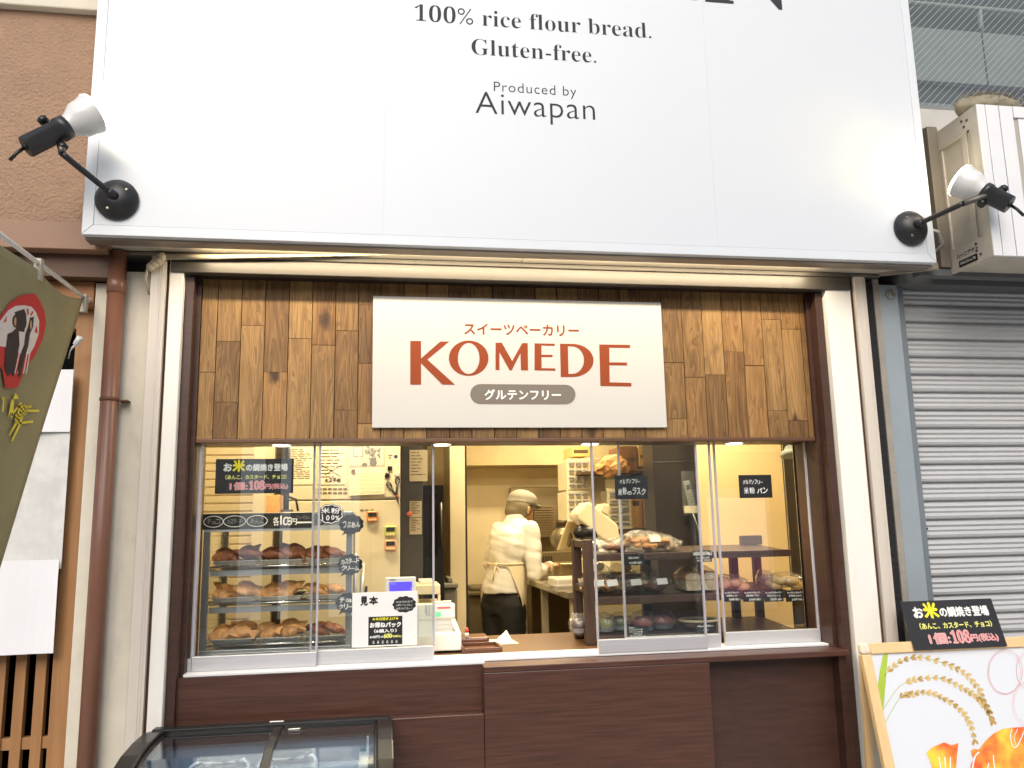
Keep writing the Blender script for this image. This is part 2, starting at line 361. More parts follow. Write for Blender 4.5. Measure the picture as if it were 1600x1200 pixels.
mb = MB(); mb.box(5.2, 6.2, -9.299, -9.28, .25, .85); build('lit_panel', mb, mat('machine_pink', (222, 140, 176), .3, var=.1, emit=.4), vm)
ls = thing('glow_bands', 'added glowing bands across the street, seen only mirrored in the left panes', 'glow panel', (-1.2, -9.9, 0))  # glowing bands added to put bright reflections in the left panes
mb = MB()
for a, b in ((-2.1, -1.75), (-1.5, -1.35), (-.75, -.3)): mb.box(a, b, -9.949, -9.90, .1, 2.7)
build('glow_band', mb, mat('band_glow', (226, 232, 236), .3, var=.1, emit=.5), ls)
mb = MB(); mb.box(-2.3, -2.12, -9.949, -9.88, 0, 2.8); mb.box(-.28, -.1, -9.949, -9.88, 0, 2.8); build('frame', mb, mat('band_frame', (90, 92, 94), .5), ls)
# ------------------------------------------------------------------ the bakery front
shop = thing('bakery_shop', 'narrow bakery shop front with acacia cladding, sliding glass panes and brown counter', 'shop', (.58, 0, 0))
def part(name, mb, m, parent=None, bevel=0, **k): return build(name, mb, m, parent or shop, bevel, **k)
XL, XR = -.739, 1.888
ZS = 2.462
for x0, x1 in ((-.79, XL), (XR, 2.004)):
    mb = MB(); mb.box(x0, x1, 0, .12, 0, 2.45); part('post', mb, cream_paint, bevel=.004)
for x0, x1 in ((-.853, -.800), (2.018, 2.069)):
    mb = MB(); mb.box(x0, x1, -.012, .12, 0, 2.452)
    for k in range(2): mb.box(x0+.030+k*.009, x0+.035+k*.009, -.0138, -.0121, 0, 2.452)
    part('edge_strip', mb, cream_alu, bevel=.002)
for a, b in ((-.8001, -.79), (2.004, 2.018)):
    mb = MB(); mb.box(a, b, .01, .12, 0, 2.45); part('shadow_gap', mb, mat('rusty_gap', (72, 48, 34), .8))
mb = MB(); mb.box(-.786, 2.0, -.008, .034, 2.392, 2.448); mb.box(-.79, 2.004, -.0143, .034, 2.4482, 2.4674); part('header_rail', mb, header_m, bevel=.003)
# jambs
mb = MB()
mb.box(XL+.002, XL+.034, .03, .115, 0, 2.39); part('jamb', mb, lam_v, bevel=.002)
mb = MB(); mb.box(XL+.034, XL+.05, .085, .3, .90, 2.42); part('jamb_lining', mb, lam_v)
mb = MB(); mb.box(XR-.034, XR-.002, .03, .115, 0, 2.39); part('jamb', mb, lam_v, bevel=.002)
mb = MB(); mb.box(XR-.05, XR-.034, .085, .3, .90, 2.42); part('jamb_lining', mb, lam_v)
mb = MB(); mb.box(XL+.034, XR-.034, .05, .3, 2.40, 2.46); part('head_lining', mb, mat('dark_head', (40, 26, 20), .6))
# acacia cladding
mb = MB(); tl = mb.bm.loops.layers.float_color.new('tint')
x = XL+.05; w = .060; rg = random.Random(11)
while x < XR-.052:
    x1 = min(x+w, XR-.05); z = 1.768; 
    while z < 2.40:
        h = rg.choice((.24, .32, .40, .48, .56)) if z > 1.77 else rg.uniform(.06, .5)
        z1 = min(z+h, 2.40)
        if 2.40-z1 < .06: z1 = 2.40
        y = .10 + rg.uniform(-.0018, .0018)
        n0 = len(mb.bm.faces); mb.box(x+.0011, x1-.0011, y, .125, z+.0003, z1-.0003)
        mb.bm.faces.ensure_lookup_table(); t = (rg.random(), rg.random()**2*.8, rg.random(), 1)
        for f in mb.bm.faces[n0:]:
            for lp in f.loops: lp[tl] = t
        z = z1
    x = x1; w = .0905
part('cladding', mb, plank_m, bevel=.0012, seg=1)
mb = MB(); mb.box(XL+.05, XR-.05, .093, .135, 1.752, 1.768); part('cladding_trim', mb, mat('dark_walnut', (92, 62, 40), .45, var=.25, scale=1, stretch=(3, 60, 60)), bevel=.003)
mb = MB(); mb.box(XL+.05, XR-.05, .126, .30, 1.768, 2.40); mb.box(XL+.05, XR-.05, .136, .30, 1.757, 1.7675); part('bulkhead', mb, lam_v)
# counter front
cf = []
mb = MB(); mb.box(XL+.034, .392, .055, .10, .742, .905); part('counter_panel', mb, lam)                       # set-back upper left panel
mb = MB(); mb.box(XL+.034, .388, -.002, .10, .0, .741); part('counter_panel', mb, lam, bevel=.003)            # lower left box
mb = MB(); mb.box(.389, 1.268, -.004, .10, .0, .884); part('counter_panel', mb, lam, bevel=.003)
mb = MB(); mb.box(.389, XR-.034, -.0055, .118, .8845, .906); part('counter_ledge', mb, lam, bevel=.003)
mb = MB(); mb.box(1.268, XR-.034, .085, .10, 0, .884); part('counter_panel', mb, lam_v)
mb = MB(); mb.box(1.826, 1.853, .03, .0848, 0, .884); part('counter_panel', mb, lam_v)
# sill
mb = MB(); mb.box(XL+.05, .40, .062, .26, .906, .916); mb.box(.40, XR-.05, .119, .26, .9065, .916)
part('sill', mb, alu_white, bevel=.002)
mb = MB(); mb.box(-1.04, -.80, .122, .3, 2.402, 4.6); mb.box(-.80, 2.15, .122, .3, 2.47, 4.6); part('upper_wall', mb, mat('upper_wall', (120, 104, 86), .7))
for a, b in ((-1.04, -.74), (1.95, 2.15)):
    mb = MB(); mb.box(a, b, .0, .121, 2.4565, 2.47); part('soffit_back', mb, steel_lip)
# sliding panes: x0, x1, Y
def pane(x0, x1, y, rail0=None):
    g = MB(); g.box(x0, x1, y, y+.006, .955, 1.757); p = part('sliding_pane', g, glass)
    mb = MB(); mb.box(x0-.001, x1+.001, y-.009, y+.015, .9165, .968); build('rail', mb, alu, p, .0015)
    for xx in (x0, x1):
        mb = MB(); mb.box(xx-.004, xx+.004, y-.004, y+.010, .9685, 1.756); build('edge_strip', mb, glass_edge, p, .0015)
    return p
pane(-.672, -.228, .126); pane(-.252, .214, .156)
pane(.862, 1.312, .126); pane(.985, 1.384, .156); pane(1.418, 1.852-.016, .186)
mb = MB(); mb.box(XL+.05, -.675, .12, .15, .9165, .962); part('rail_end', mb, alu, bevel=.001)
for xx in (XL+.058,):
    mb = MB(); mb.box(xx, xx+.014, .13, .15, .963, 1.756); part('edge_strip', mb, glass_edge, bevel=.002)
# interior shell
wall_m = mat('cream_wall', (214, 198, 160), .7, var=.06, scale=3, dirt=.12)
mb = MB(); mb.box(-1.15, 3.0, .1005, 3.4, .10, .18); part('inner_floor', mb, mat('shop_floor', (112, 96, 76), .5))
mb = MB(); mb.box(-1.15, 3.0, .302, 3.4, 2.42, 2.5); part('inner_ceiling', mb, wall_m)
mb = MB(); mb.box(-1.15, 3.0, 3.2, 3.3, .18, 2.42); part('back_wall', mb, wall_m)
mb = MB(); mb.box(.53, 3.0, 2.85, 3.199, 1.86, 2.42); part('ceiling_beam', mb, mat('beam_cream', (176, 158, 116), .7))
mb = MB(); mb.box(-1.1, -1.0, .303, 3.2, .18, 2.42); part('side_wall', mb, wall_m)
mb = MB(); mb.box(2.45, 2.55, .303, 3.2, .18, 2.42); part('side_wall', mb, wall_m)
for a, b in ((-1.0, -.69), (1.838, 2.45)):
    mb = MB(); mb.box(a, b, .28, .302, 0, 2.42); part('return_wall', mb, wall_m)
# downlights in the underside of the bulkhead
lamp_on = mat('lit_lens', (255, 236, 200), .4, var=0, emit=9)
for px in (440, 690, 922, 1147):
    x = at(px, 695, .2).x
    mb = MB(); mb.lathe((x, .20, 1.7568), (0, 0, -1), ((0, .042), (.004, .042), (.005, .036))); d = part('downlight', mb, mat('white_enamel', (225, 222, 215), .35, var=0))
    mb = MB(); mb.lathe((x, .20, 1.7515), (0, 0, -1), ((0, .034), (.0015, .034))); build('lens', mb, lamp_on, d)
    l = bpy.data.lights.new('downlight_beam', 'SPOT'); l.energy = 13; l.color = (1, .78, .48); l.spot_size = rad(120); l.spot_blend = .6; l.shadow_soft_size = .03
    lo = bpy.data.objects.new('downlight_beam', l); COL.objects.link(lo); lo.location = (x, .22, 1.745); lo.rotation_euler = (rad(22), 0, 0)
# kitchen ceiling lamps (above the bulkhead, so out of sight)
for x, y, e in ((-.2, .75, 23), (.8, 1.5, 17), (1.5, .62, 27), (1.3, 2.3, 22)):
    mb = MB(); mb.box(x-.32, x+.32, y-.07, y+.07, 2.37, 2.419); cl = part('ceiling_lamp', mb, mat('white_enamel', (225, 222, 215), .35), bevel=.004)
    l = bpy.data.lights.new('ceiling_lamp_light', 'AREA'); l.shape = 'RECTANGLE'; l.size = .6; l.size_y = .12; l.energy = e; l.color = (1, .83, .53)
    lo = bpy.data.objects.new('ceiling_lamp_light', l); COL.objects.link(lo); lo.location = (x, y, 2.36)
# ------------------------------------------------------------------ big fascia sign
SX0, SX1, SY = -1.043, 2.279, -.20
big = thing('fascia_sign', 'huge white fascia sign with dark serif lettering above the bakery opening', 'sign', (.62, SY, ZS))
mb = MB(); seams = [-1.005, .01, 1.325, 2.243]
for a, b in zip(seams, seams[1:]): mb.box(a+.0002, b-.0002, SY+.002, SY+.02, ZS+.038, 4.6)
build('panel', mb, white_panel, big)
mb = MB()
mb.prism([(SX0, SY, ZS), (SX1, SY, ZS), (2.243, SY, ZS+.037), (-1.005, SY, ZS+.037)], (0, .03, 0))
build('bottom_trim', mb, white_trim, big, .0015)
mb = MB(); mb.prism([(SX0, SY, ZS+.001), (-1.0055, SY, ZS+.038), (-1.0055, SY, 4.6), (SX0, SY, 4.6)], (0, .03, 0)); build('side_trim', mb, white_trim, big, .0015)
mb = MB(); mb.prism([(SX1, SY, ZS+.001), (SX1, SY, 4.6), (2.2435, SY, 4.6), (2.2435, SY, ZS+.038)], (0, .03, 0)); build('side_trim', mb, white_trim, big, .0015)
mb = MB(); mb.box(SX0+.002, SX1-.002, SY+.031, .0, ZS+.02, 4.6); build('box_body', mb, mat('sign_side', (150, 146, 138), .6), big)
mb = MB(); mb.box(SX0+.001, SX1-.001, SY+.0305, SY+.095, ZS-.007, ZS+.019); build('lip', mb, steel_lip, big, .002)
mb = MB()
for a, b in ((SX0+.06, .56), (.563, 1.42), (1.423, SX1-.03)): mb.box(a, b, SY+.1, -.0145, ZS+.006, ZS+.019)
build('soffit', mb, soffit_m, big, .001)
mb = MB(); mb.box(SX0+.004, SX0+.058, SY+.1, .11, ZS+.004, ZS+.019); build('soffit_end', mb, mat('soffit_end', (170, 150, 134), .4, metal=.3), big)
mb = MB(); mb.box(-.70, 1.86, SY+.0955, SY+.0995, ZS+.001, ZS+.014); build('light_strip', mb, mat('warm_led', (255, 214, 150), .5, var=0, emit=3), big)
l = bpy.data.lights.new('light_strip_glow', 'AREA'); l.shape = 'RECTANGLE'; l.size = 2.5; l.size_y = .012; l.energy = 9; l.color = (1, .83, .58)
lo = bpy.data.objects.new('light_strip_glow', l); COL.objects.link(lo); lo.location = (.58, SY+.1035, ZS-.003)
lo.rotation_euler = Vector((0, .55, -.83)).to_track_quat('-Z', 'Z').to_euler()
mb = MB(); yy = SY+.0013
def sign_line(txt, x0, y0, x1, y1, **k):      # left and right ends of the base line in the picture
    a, b = at(x0, y0, SY), at(x1, y1, SY)
    write(mb, txt, Vector(((a.x+b.x)/2, yy, (a.z+b.z)/2)), width=b.x-a.x, **k)
sign_line(serif('100% rice flour bread.'), 648, 33, 1018, 59, bold=-.0108)
sign_line(serif('Gluten-free.'), 737, 86, 932, 97, bold=-.0108)
q = at(837, 151, SY); write(mb, 'Produced by', Vector((q.x, yy, q.z)), width=at(902, 150, SY).x-at(773, 146, SY).x, bold=-.008, space=1.1)
q = at(838, 193, SY); write(mb, 'Aiwapan', Vector((q.x, yy, at(838, 193, SY).z)), width=at(931, 186, SY).x-at(744, 178, SY).x, space=1.05, bold=-.010)
a, b = at(1113, 4, SY), at(1222, 12, SY)
write(mb, serif('N'), Vector(((a.x+b.x)/2+.010, yy, b.z-.010)), width=(b.x-a.x)*1.26)
write(mb, serif('A'), Vector((a.x-.275, yy, b.z+.002)), width=(b.x-a.x)*1.32)
write(mb, serif('Kome de P'), Vector((a.x-.49, yy, b.z+.012)), height=.26, align='R')
build('lettering', mb, ink, big)
# ------------------------------------------------------------------ KOMEDE board
KY = .082
kb = thing('shop_name_board', 'cream rectangular board with brick red shop name mounted on the acacia planks', 'sign', (.575, KY, 1.81))
mb = MB(); mb.box(-.029, 1.176, KY, .0985, 1.809, 2.342); build('board', mb, sign_cream, kb, .001, 1)
cx = lambda p: (570+p[0]/3.265, 450+p[1]/3.265)
mb = MB(); Yk = KY-.0008
K = [(232, 270), (287, 270), (287, 359), (385, 273), (431, 273), (319, 365), (461, 494), (396, 493), (287, 384), (287, 493), (232, 493)]
M_ = [(667, 279), (699, 279), (752, 373), (803, 281), (831, 281), (833, 420), (797, 420), (794, 332), (750, 420), (739, 420), (687, 328), (687, 419), (667, 418)]
E1 = [(866, 282), (969, 284), (969, 295), (901, 293), (901, 340), (958, 341), (958, 352), (901, 352), (902, 409), (972, 410), (972, 422), (866, 420)]
E2 = [(1196, 288), (1353, 290), (1353, 306), (1247, 304), (1248, 379), (1338, 380), (1338, 395), (1248, 394), (1249, 481), (1360, 484), (1360, 502), (1202, 500)]
D_ = [(996, 284), (1060, 285)] + ellipse(1060, 369.5, 107, 84.5, 22, -math.pi/2, math.pi/2)[1:] + [(1000, 454)]
D_in = [(1036, 297), (1058, 298)] + ellipse(1058, 368, 60, 70, 22, -math.pi/2, math.pi/2)[1:] + [(1039, 438)]
for lp in ([K], [ellipse(530, 358, 101, 90, 48), ellipse(530, 359, 55, 79, 48)], [M_], [E1], [D_, D_in], [E2]): pshape(mb, lp, Yk, 0, cx)
a, b = at(*cx((508, 234)), Yk), at(*cx((1092, 240)), Yk)
write(mb, 'スイーツベーカリー', Vector(((a.x+b.x)/2, Yk, a.z-.001)), width=b.x-a.x, heavy=.0011)
pill = [(590, 490)] + ellipse(1023, 543.5, 52, 50, 16, -math.pi/2, math.pi/2) + ellipse(590, 541, 52, 51, 16, math.pi/2, 1.5*math.pi)
pshape(mb, [pill], Yk, 1, cx)
a, b = at(*cx((612, 572)), Yk), at(*cx((1000, 568)), Yk)
write(mb, 'グルテンフリー', Vector(((a.x+b.x)/2, Yk-.0005, a.z+.002)), width=b.x-a.x, mi=2, heavy=.0016)
build('lettering', mb, [brick_ink, grey_ink, white_ink], kb)
# ------------------------------------------------------------------ gooseneck spot lamps on the fascia
lens_m = mat('glowing_lens', (255, 240, 205), .4, var=0, emit=14)
cup = mat('lamp_cup_white', (214, 214, 212), .25, var=.02, coat=.4)
def spot_lamp(label, base, neck, sock0, sock1, rim_r, energy, target):
    base, neck, sock0, sock1 = map(Vector, (base, neck, sock0, sock1))
    t = thing('spot_lamp', label, 'lamp', base, 'spot lamps on the fascia sign')
    mb = MB(); mb.lathe(base, (0, -1, 0), ((0, .074), (.012, .074), (.018, .068), (.030, .060), (.044, .042), (.050, .020)), 36)
    bp = build('base_plate', mb, black_metal, t)
    for a in (.6, 2.4, 4.3):
        mb = MB(); mb.lathe(base+Vector((.048*math.cos(a), -.034, .048*math.sin(a))), (0, -1, 0), ((0, .007), (.006, .007), (.008, .004)), 10)
        build('screw', mb, mat('screw_zinc', (120, 112, 96), .3, metal=.9, var=0), bp)
    mb = MB(); p1 = base+Vector((0, -.05, 0)); d = (neck-p1).normalized()
    mb.lathe(p1-d*.012, d, ((0, .016), (.03, .016), (.036, .012)), 16)
    mb.tube([p1, p1+d*.05, neck-d*.02, neck], .0105, 12); build('arm', mb, black_metal, t)
    mb = MB(); ax = (sock1-sock0).normalized(); L_ = (sock1-sock0).length
    mb.lathe(sock0, ax, ((0, .026), (.002, .036), (L_*.8, .036), (L_*.8+.001, .041), (L_, .041)), 28); sk = build('socket', mb, mat('lamp_socket', (44, 45, 47), .38, var=.2, scale=14), t)
    side = ax.cross(Vector((0, 1, 0))).normalized()
    for sg in (1, -1):
        q = sock0+ax*L_*(.72 if sg > 0 else .60)+side*sg*.036
        mb = MB(); mb.lathe(q, side*sg, ((0, .009), (.012, .009), (.0125, .017), (.030, .017), (.032, .012)), 7); build('wing_knob', mb, dark_rub, t)
    mb = MB(); mb.box(-.012, .012, -.005, .005, 0, 1)
    pm = neck; q = sock0+ax*L_*.6-side*.05
    mb.bm.clear(); mb.tube([pm, q], .012, 8); build('bracket', mb, mat('bracket_steel', (96, 92, 86), .4, metal=.5), t)
    mb = MB(); mb.lathe(sock0+ax*.004, -ax, ((0, .012), (.01, .011)), 12)
    mb.tube([sock0-ax*.005, sock0-ax*.03+Vector((0, 0, -.004)), sock0-ax*.055+Vector((0, 0, -.018))], .006, 8); build('cable', mb, dark_rub, sk)
    mb = MB(); H = .105
    mb.lathe(sock1, ax, ((0, .034), (.012, .037), (.03, .047), (.05, .060), (.075, rim_r*.92), (.095, rim_r), (H, rim_r+.002)), 36, cap=False); build('reflector_bulb', mb, cup, t)
    mb = MB(); mb.lathe(sock1+ax*(H-.004), ax, ((0, rim_r+.0015), (.009, rim_r-.001), (.013, rim_r*.8), (.014, .004)), 36); build('lens', mb, lens_m, t)
    l = bpy.data.lights.new('spot_lamp_beam', 'SPOT'); l.energy = energy; l.color = (1, .73, .06); l.spot_size = rad(76); l.spot_blend = 1; l.shadow_soft_size = rim_r*.8
    lo = bpy.data.objects.new('spot_lamp_beam', l); COL.objects.link(lo); o = sock1+ax*(H+.012); lo.location = o
    lo.rotation_euler = (Vector(target)-o).to_track_quat('-Z', 'Y').to_euler()
    return t
A1 = spot_lamp('black spot lamp with white bulb cup on the fascia corner beside brown stucco', (-.93, SY, 2.592), at(97, 240, -.40), at(40, 230, -.42), at(104, 198, -.37), .068, 2.6, (-.30, SY, 3.05))
A2 = spot_lamp('black spot lamp with white bulb cup on the fascia corner beside the awning box', (2.172, SY, 2.606), at(1505, 318, -.42), at(1578, 320, -.46), at(1537, 300, -.40), .066, 8.5, (1.99, SY, 2.90))
mb = MB(); p = [at(1448, 357, -.19), at(1466, 362, -.16), at(1473, 380, -.12), at(1460, 395, -.08), at(1450, 392, -.05)]
mb.tube(p, .006, 8); one('lamp_cable', mb, mat('white_cable', (205, 205, 200), .45), 'short white cable looping from the right spot lamp round the fascia edge', 'cable', p[0])
# bundled cable at the header end
mb = MB(); p = [at(1098, 384, -.10), at(700, 397, -.04), at(400, 396, -.02), at(250, 400, -.015)]; 
mb.tube([Vector((.05, -.062, 2.4665)), Vector((-.25, -.050, 2.458)), Vector((-.62, -.026, 2.450)), Vector((-.80, -.022, 2.445))], [.001, .006, .009, .012], 10)
for k in range(4): mb.ball(Vector((-.815-k*.012, -.03, 2.438-k*.012)), .022-.002*k, .018, .018, 10)
mb.tube([Vector((-.86, -.03, 2.40)), Vector((-.867, -.02, 2.36)), Vector((-.862, -.005, 2.30))], .005, 8)
one('cable_bundle', mb.jitter(.006, 40), mat('tape_white', (172, 162, 138), .5), 'white taped cable bundle along the header rail, knotted above the left post', 'cable', (-.80, -.02, 2.44))
# ------------------------------------------------------------------ left neighbour
nb = thing('stucco_house', 'neighbouring house with brown stucco wall, cedar post and wooden lattice', 'house', (-2.0, .1, 0))
mb = MB(); mb.box(-4, -.99, -.05, .1, 2.553, 3.40); mb.bm.faces.ensure_lookup_table(); build('wall', mb, stucco, nb)
mb = MB(); mb.box(-4, -.99, -.085, .1, 3.401, 3.50); build('ledge', mb, concrete, nb, .006)
mb = MB(); mb.box(-4, -.99, -.12, .3, 3.502, 6.0); build('upper_wall', mb, mat('grey_upper', (118, 122, 122), .6), nb)
mb = MB(); mb.box(-4, -1.00, -.075, .1, 2.447, 2.552); build('steel_beam', mb, brown_paint, nb, .003)
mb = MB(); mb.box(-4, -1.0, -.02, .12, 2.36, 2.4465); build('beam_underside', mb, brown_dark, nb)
mb = MB(); mb.box(-4, -1.066, .04, .14, 2.262, 2.359); build('lintel', mb, cedar_dark, nb, .003)
mb = MB(); mb.box(-1.138, -1.064, .09, .19, 0, 2.2615); build('post', mb, cedar, nb, .004)
mb = MB(); mb.box(-4, -1.139, .105, .165, 2.19, 2.2612); build('lintel', mb, cedar, nb, .003)
mb = MB(); mb.box(-4, -1.139, .26, .30, 0, 2.189); build('window', mb, clear('house_glass', (.05, .05, .05), .05), nb)
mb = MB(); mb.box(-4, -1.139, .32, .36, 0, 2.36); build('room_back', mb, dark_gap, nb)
mb = MB()
for k in range(14):
    x = -1.182-k*.0665; mb.box(x-.018, x+.018, .11, .14, .05, 1.10)
for z in (.70, .35, 1.08): mb.box(-2.1, -1.140, .118, .15, z-.02, z+.02)
build('lattice', mb, cedar, nb, .002)
# concrete column behind the down pipe
mb = MB(); mb.box(-1.062, -.984, .04, .14, 0, 2.355); mb.box(-.983, -.862, .028, .14, 0, 2.40); mb.bm.normal_update()
one('concrete_column', mb, concrete, 'stained cream concrete column behind the brown drain pipe', 'column', (-.95, .08, 0), bevel=.004)
dp = thing('drain_pipe', 'round brown drain pipe running down the cream column', 'pipe', (-.972, -.02, 0))
mb = MB(); mb.tube([(-.972, -.012, 0), (-.972, -.012, 2.46)], .031, 24); build('pipe', mb, pipe_m, dp)
mb = MB(); mb.lathe((-.972, -.012, 1.895), (0, 0, 1), ((0, .0315), (.002, .034), (.012, .034), (.014, .0315)), 24); mb.box(-.941, -.91, -.014, .028, 1.895, 1.901)
build('clamp', mb, mat('rusty_clamp', (96, 58, 40), .6), dp)
mb = MB(); mb.lathe((-.972, -.012, 2.3), (0, 0, 1), ((0, .0315), (.001, .0335), (.05, .0335), (.052, .0315)), 24); build('collar', mb, pipe_m, dp)
# vinyl sheet over the lattice
vs = thing('vinyl_sheet', 'clouded clear vinyl sheet with plain white lower panel hanging over the lattice', 'sheet', (-1.3, .05, 1.02))
mb = MB(); n = 24
def sheet(mb, x0, x1, z0, z1, y, th=.003, wav=.004):
    for f_ in (0,):
        rings = []
        for j in range(9):
            z = z0+(z1-z0)*j/8
            rings.append([Vector((x0+(x1-x0)*i/n, y+wav*math.sin(i*.9+j*.25), z)) for i in range(n+1)] + [Vector((x0+(x1-x0)*i/n, y+th+wav*math.sin(i*.9+j*.25), z)) for i in range(n, -1, -1)])
        mb.loft(rings, smooth=False)
sheet(mb, -1.9, -1.119, 1.30, 2.02, .052); build('clear_part', mb, mat('cloudy_vinyl', (212, 212, 207), .35, var=.12, scale=14, dirt=.12), vs)
mb = MB(); sheet(mb, -1.9, -1.121, 1.012, 1.333, .038); build('white_part', mb, mat('white_vinyl', (232, 232, 234), .4, var=.015), vs)
mb = MB(); sheet(mb, -1.9, -1.117, 1.79, 2.02, .038); build('white_top', mb, mat('white_vinyl', (232, 232, 234), .4), vs)
# cable end with white plug
mb = MB(); a, b = at(124, 527, .0), at(112, 545, .02); mb.tube([b, at(118, 538, .01)], .004, 8); mb.tube([at(107, 560, .06), at(110, 548, .03), b], .002, 8)
d = (a-b).normalized(); mb.lathe(at(118, 538, .01)-d*.002, d, ((0, .006), (.002, .011), (.034, .012), (.036, .009)), 6)
one('cable_plug', mb, mat('white_plastic', (226, 226, 222), .35, var=.02), 'small white plug on a thin wire in front of the cedar post', 'plug', a)
# ------------------------------------------------------------------ hanging banner
FX = -1.08
bn = thing('hanging_banner', 'olive cloth banner with red daruma face hanging from a white pole', 'banner', (FX, -.4, 1.3))
EY = Vector((0, -1, 0))
def fl(px, py): q = atX(px, py, FX); return (-q.y, q.z)
TL, TR, BR, BL = fl(-70, 340), fl(130, 466), fl(-8, 900), fl(-190, 900)
rings = []; NU, NV = 26, 30
for j in range(NV+1):
    v = j/NV; row = []
    for i in range(NU+1):
        u = i/NU
        a = Vector(TL).lerp(Vector(TR), u); b = Vector(BL).lerp(Vector(BR), u); p = a.lerp(b, v)
        sag = -.030*math.sin(math.pi*min(1, max(0, (p.x-.03)/.42)))*(1-v)**3 if p.x > .03 else 0
        row.append(Vector((FX+.005*math.sin(u*5+v*2.5)*(.25+v), -p.x, p.y+sag)))
    rings.append(row)
mb = MB(); V = [[mb.bm.verts.new(p) for p in r] for r in rings]
for j in range(NV):
    for i in range(NU):
        f = mb.bm.faces.new((V[j][i], V[j+1][i], V[j+1][i+1], V[j][i+1])); f.smooth = True
cl = build('cloth', mb, mat('olive_cloth', (146, 138, 100), .85, var=.12, scale=5, bump=.15, bscale=300), bn)
md = cl.modifiers.new('solid', 'SOLIDIFY'); md.thickness = .002
def flag_shape(mb, loops, lift, mi):
    shape(mb, [[fl(*p) for p in lp] for lp in loops], Vector((FX+lift, 0, 0)), EY, EZ, mi)
fz = lambda p: (p[0]*.2832, 380+p[1]*.2832)     # from the enlarged view
mb = MB()
red = [(-70, 520), (-50, 440), (-8, 395), (40, 330), (95, 290), (150, 280), (180, 278), (205, 310), (232, 370), (243, 440), (225, 530), (180, 620), (130, 690), (85, 795), (55, 800), (15, 795), (0, 700), (-40, 640)]
face = [(-40, 520), (-30, 450), (-8, 420), (30, 370), (70, 346), (120, 342), (160, 350), (185, 380), (203, 430), (200, 500), (175, 570), (150, 612), (100, 610), (40, 575), (-8, 570), (-30, 560)]
flag_shape(mb, [[fz(p) for p in red]], .0065, 0); flag_shape(mb, [[fz(p) for p in face]], .0073, 1)
for pts in ([(65, 380), (118, 362), (130, 395), (128, 440), (118, 490), (88, 485), (92, 560), (80, 620), (60, 740), (45, 715), (28, 735), (8, 690), (14, 600), (25, 500), (50, 490), (72, 470), (75, 420)],
            [(150, 410), (172, 405), (168, 460), (150, 500), (140, 570), (118, 640), (98, 730), (85, 745), (84, 690), (102, 600), (118, 560), (125, 500), (142, 450)]): flag_shape(mb, [[fz(p) for p in pts]], .0081, 2)
for pts in (ellipse(72, 430, 20, 36, 20), ellipse(118, 432, 14, 40, 20)): flag_shape(mb, [[fz(p) for p in pts]], .0077, 2)
flag_shape(mb, [[fz(p) for p in ellipse(74, 432, 12, 26, 16)]], .0079, 3)
flag_shape(mb, [[fz(p) for p in ellipse(155, 450, 5, 26, 14)]], .0085, 3)
for pts in ([(132, 362), (142, 360), (145, 390), (136, 398)], [(152, 395), (163, 372), (170, 380), (158, 402)], [(188, 450), (194, 500), (176, 488)], [(0, 440), (24, 398), (18, 432)]): flag_shape(mb, [[fz(p) for p in pts]], .0078, 0)
for k in range(5):
    x = 92+k*14; flag_shape(mb, [[fz(p) for p in ((x, 600), (x+7, 600), (x-22+k*2, 720), (x-27+k*2, 720))]], .0070, 1)
YB = [[(72, 825), (92, 858), (58, 860)], [(50, 862), (63, 864), (60, 930), (52, 975), (46, 930), (30, 965)], [(100, 876), (108, 882), (48, 960), (42, 955)],
      [(82, 898), (160, 894), (160, 908), (84, 910)], [(92, 920), (205, 918), (203, 930), (110, 932)], [(70, 945), (135, 935), (135, 944), (72, 956)], [(62, 990), (168, 978), (170, 990), (100, 998)],
      [(95, 890), (104, 890), (80, 1000), (40, 1062), (36, 1058), (72, 985)], [(118, 890), (126, 890), (104, 1000), (54, 1096), (50, 1088), (96, 985)], [(138, 894), (144, 894), (130, 945), (124, 945)], [(70, 965), (108, 955), (106, 966), (68, 978)],
      [(-4, 850), (16, 846), (14, 858), (-4, 862)], [(6, 850), (12, 850), (4, 930), (-3, 925)]]
for pts in YB: flag_shape(mb, [[fz(p) for p in pts]], .0069, 4)
build('print', mb, [mat('daruma_red', (196, 44, 40), .7, var=.08, scale=40), mat('print_white', (226, 216, 208), .7, var=.04), mat('print_black', (46, 32, 34), .7), mat('print_tan', (205, 160, 110), .7), mat('print_yellow', (232, 212, 60), .7)], cl)
mb = MB(); a, b = atX(0, 381, FX), atX(136, 466, FX)
zz = (a.z+b.z)/2+.012; mb.tube([(FX, .02, zz+.004), (FX, -1.1, zz-.01)], .0075, 12); mb.ball((FX, .022, zz+.004), .011, n=10); build('pole', mb, mat('pole_white', (214, 212, 206), .35), bn)
for yy_, h in ((-.437, .06), (-.02, .055), (-.86, .06)):
    mb = MB(); mb.box(FX-.011, FX+.011, yy_-.013, yy_+.013, zz-h, zz+.012, None); mb.bm.normal_update(); build('loop_tie', mb.jitter(.004, 60), mat('loop_vinyl', (176, 170, 150), .4), bn, .002)
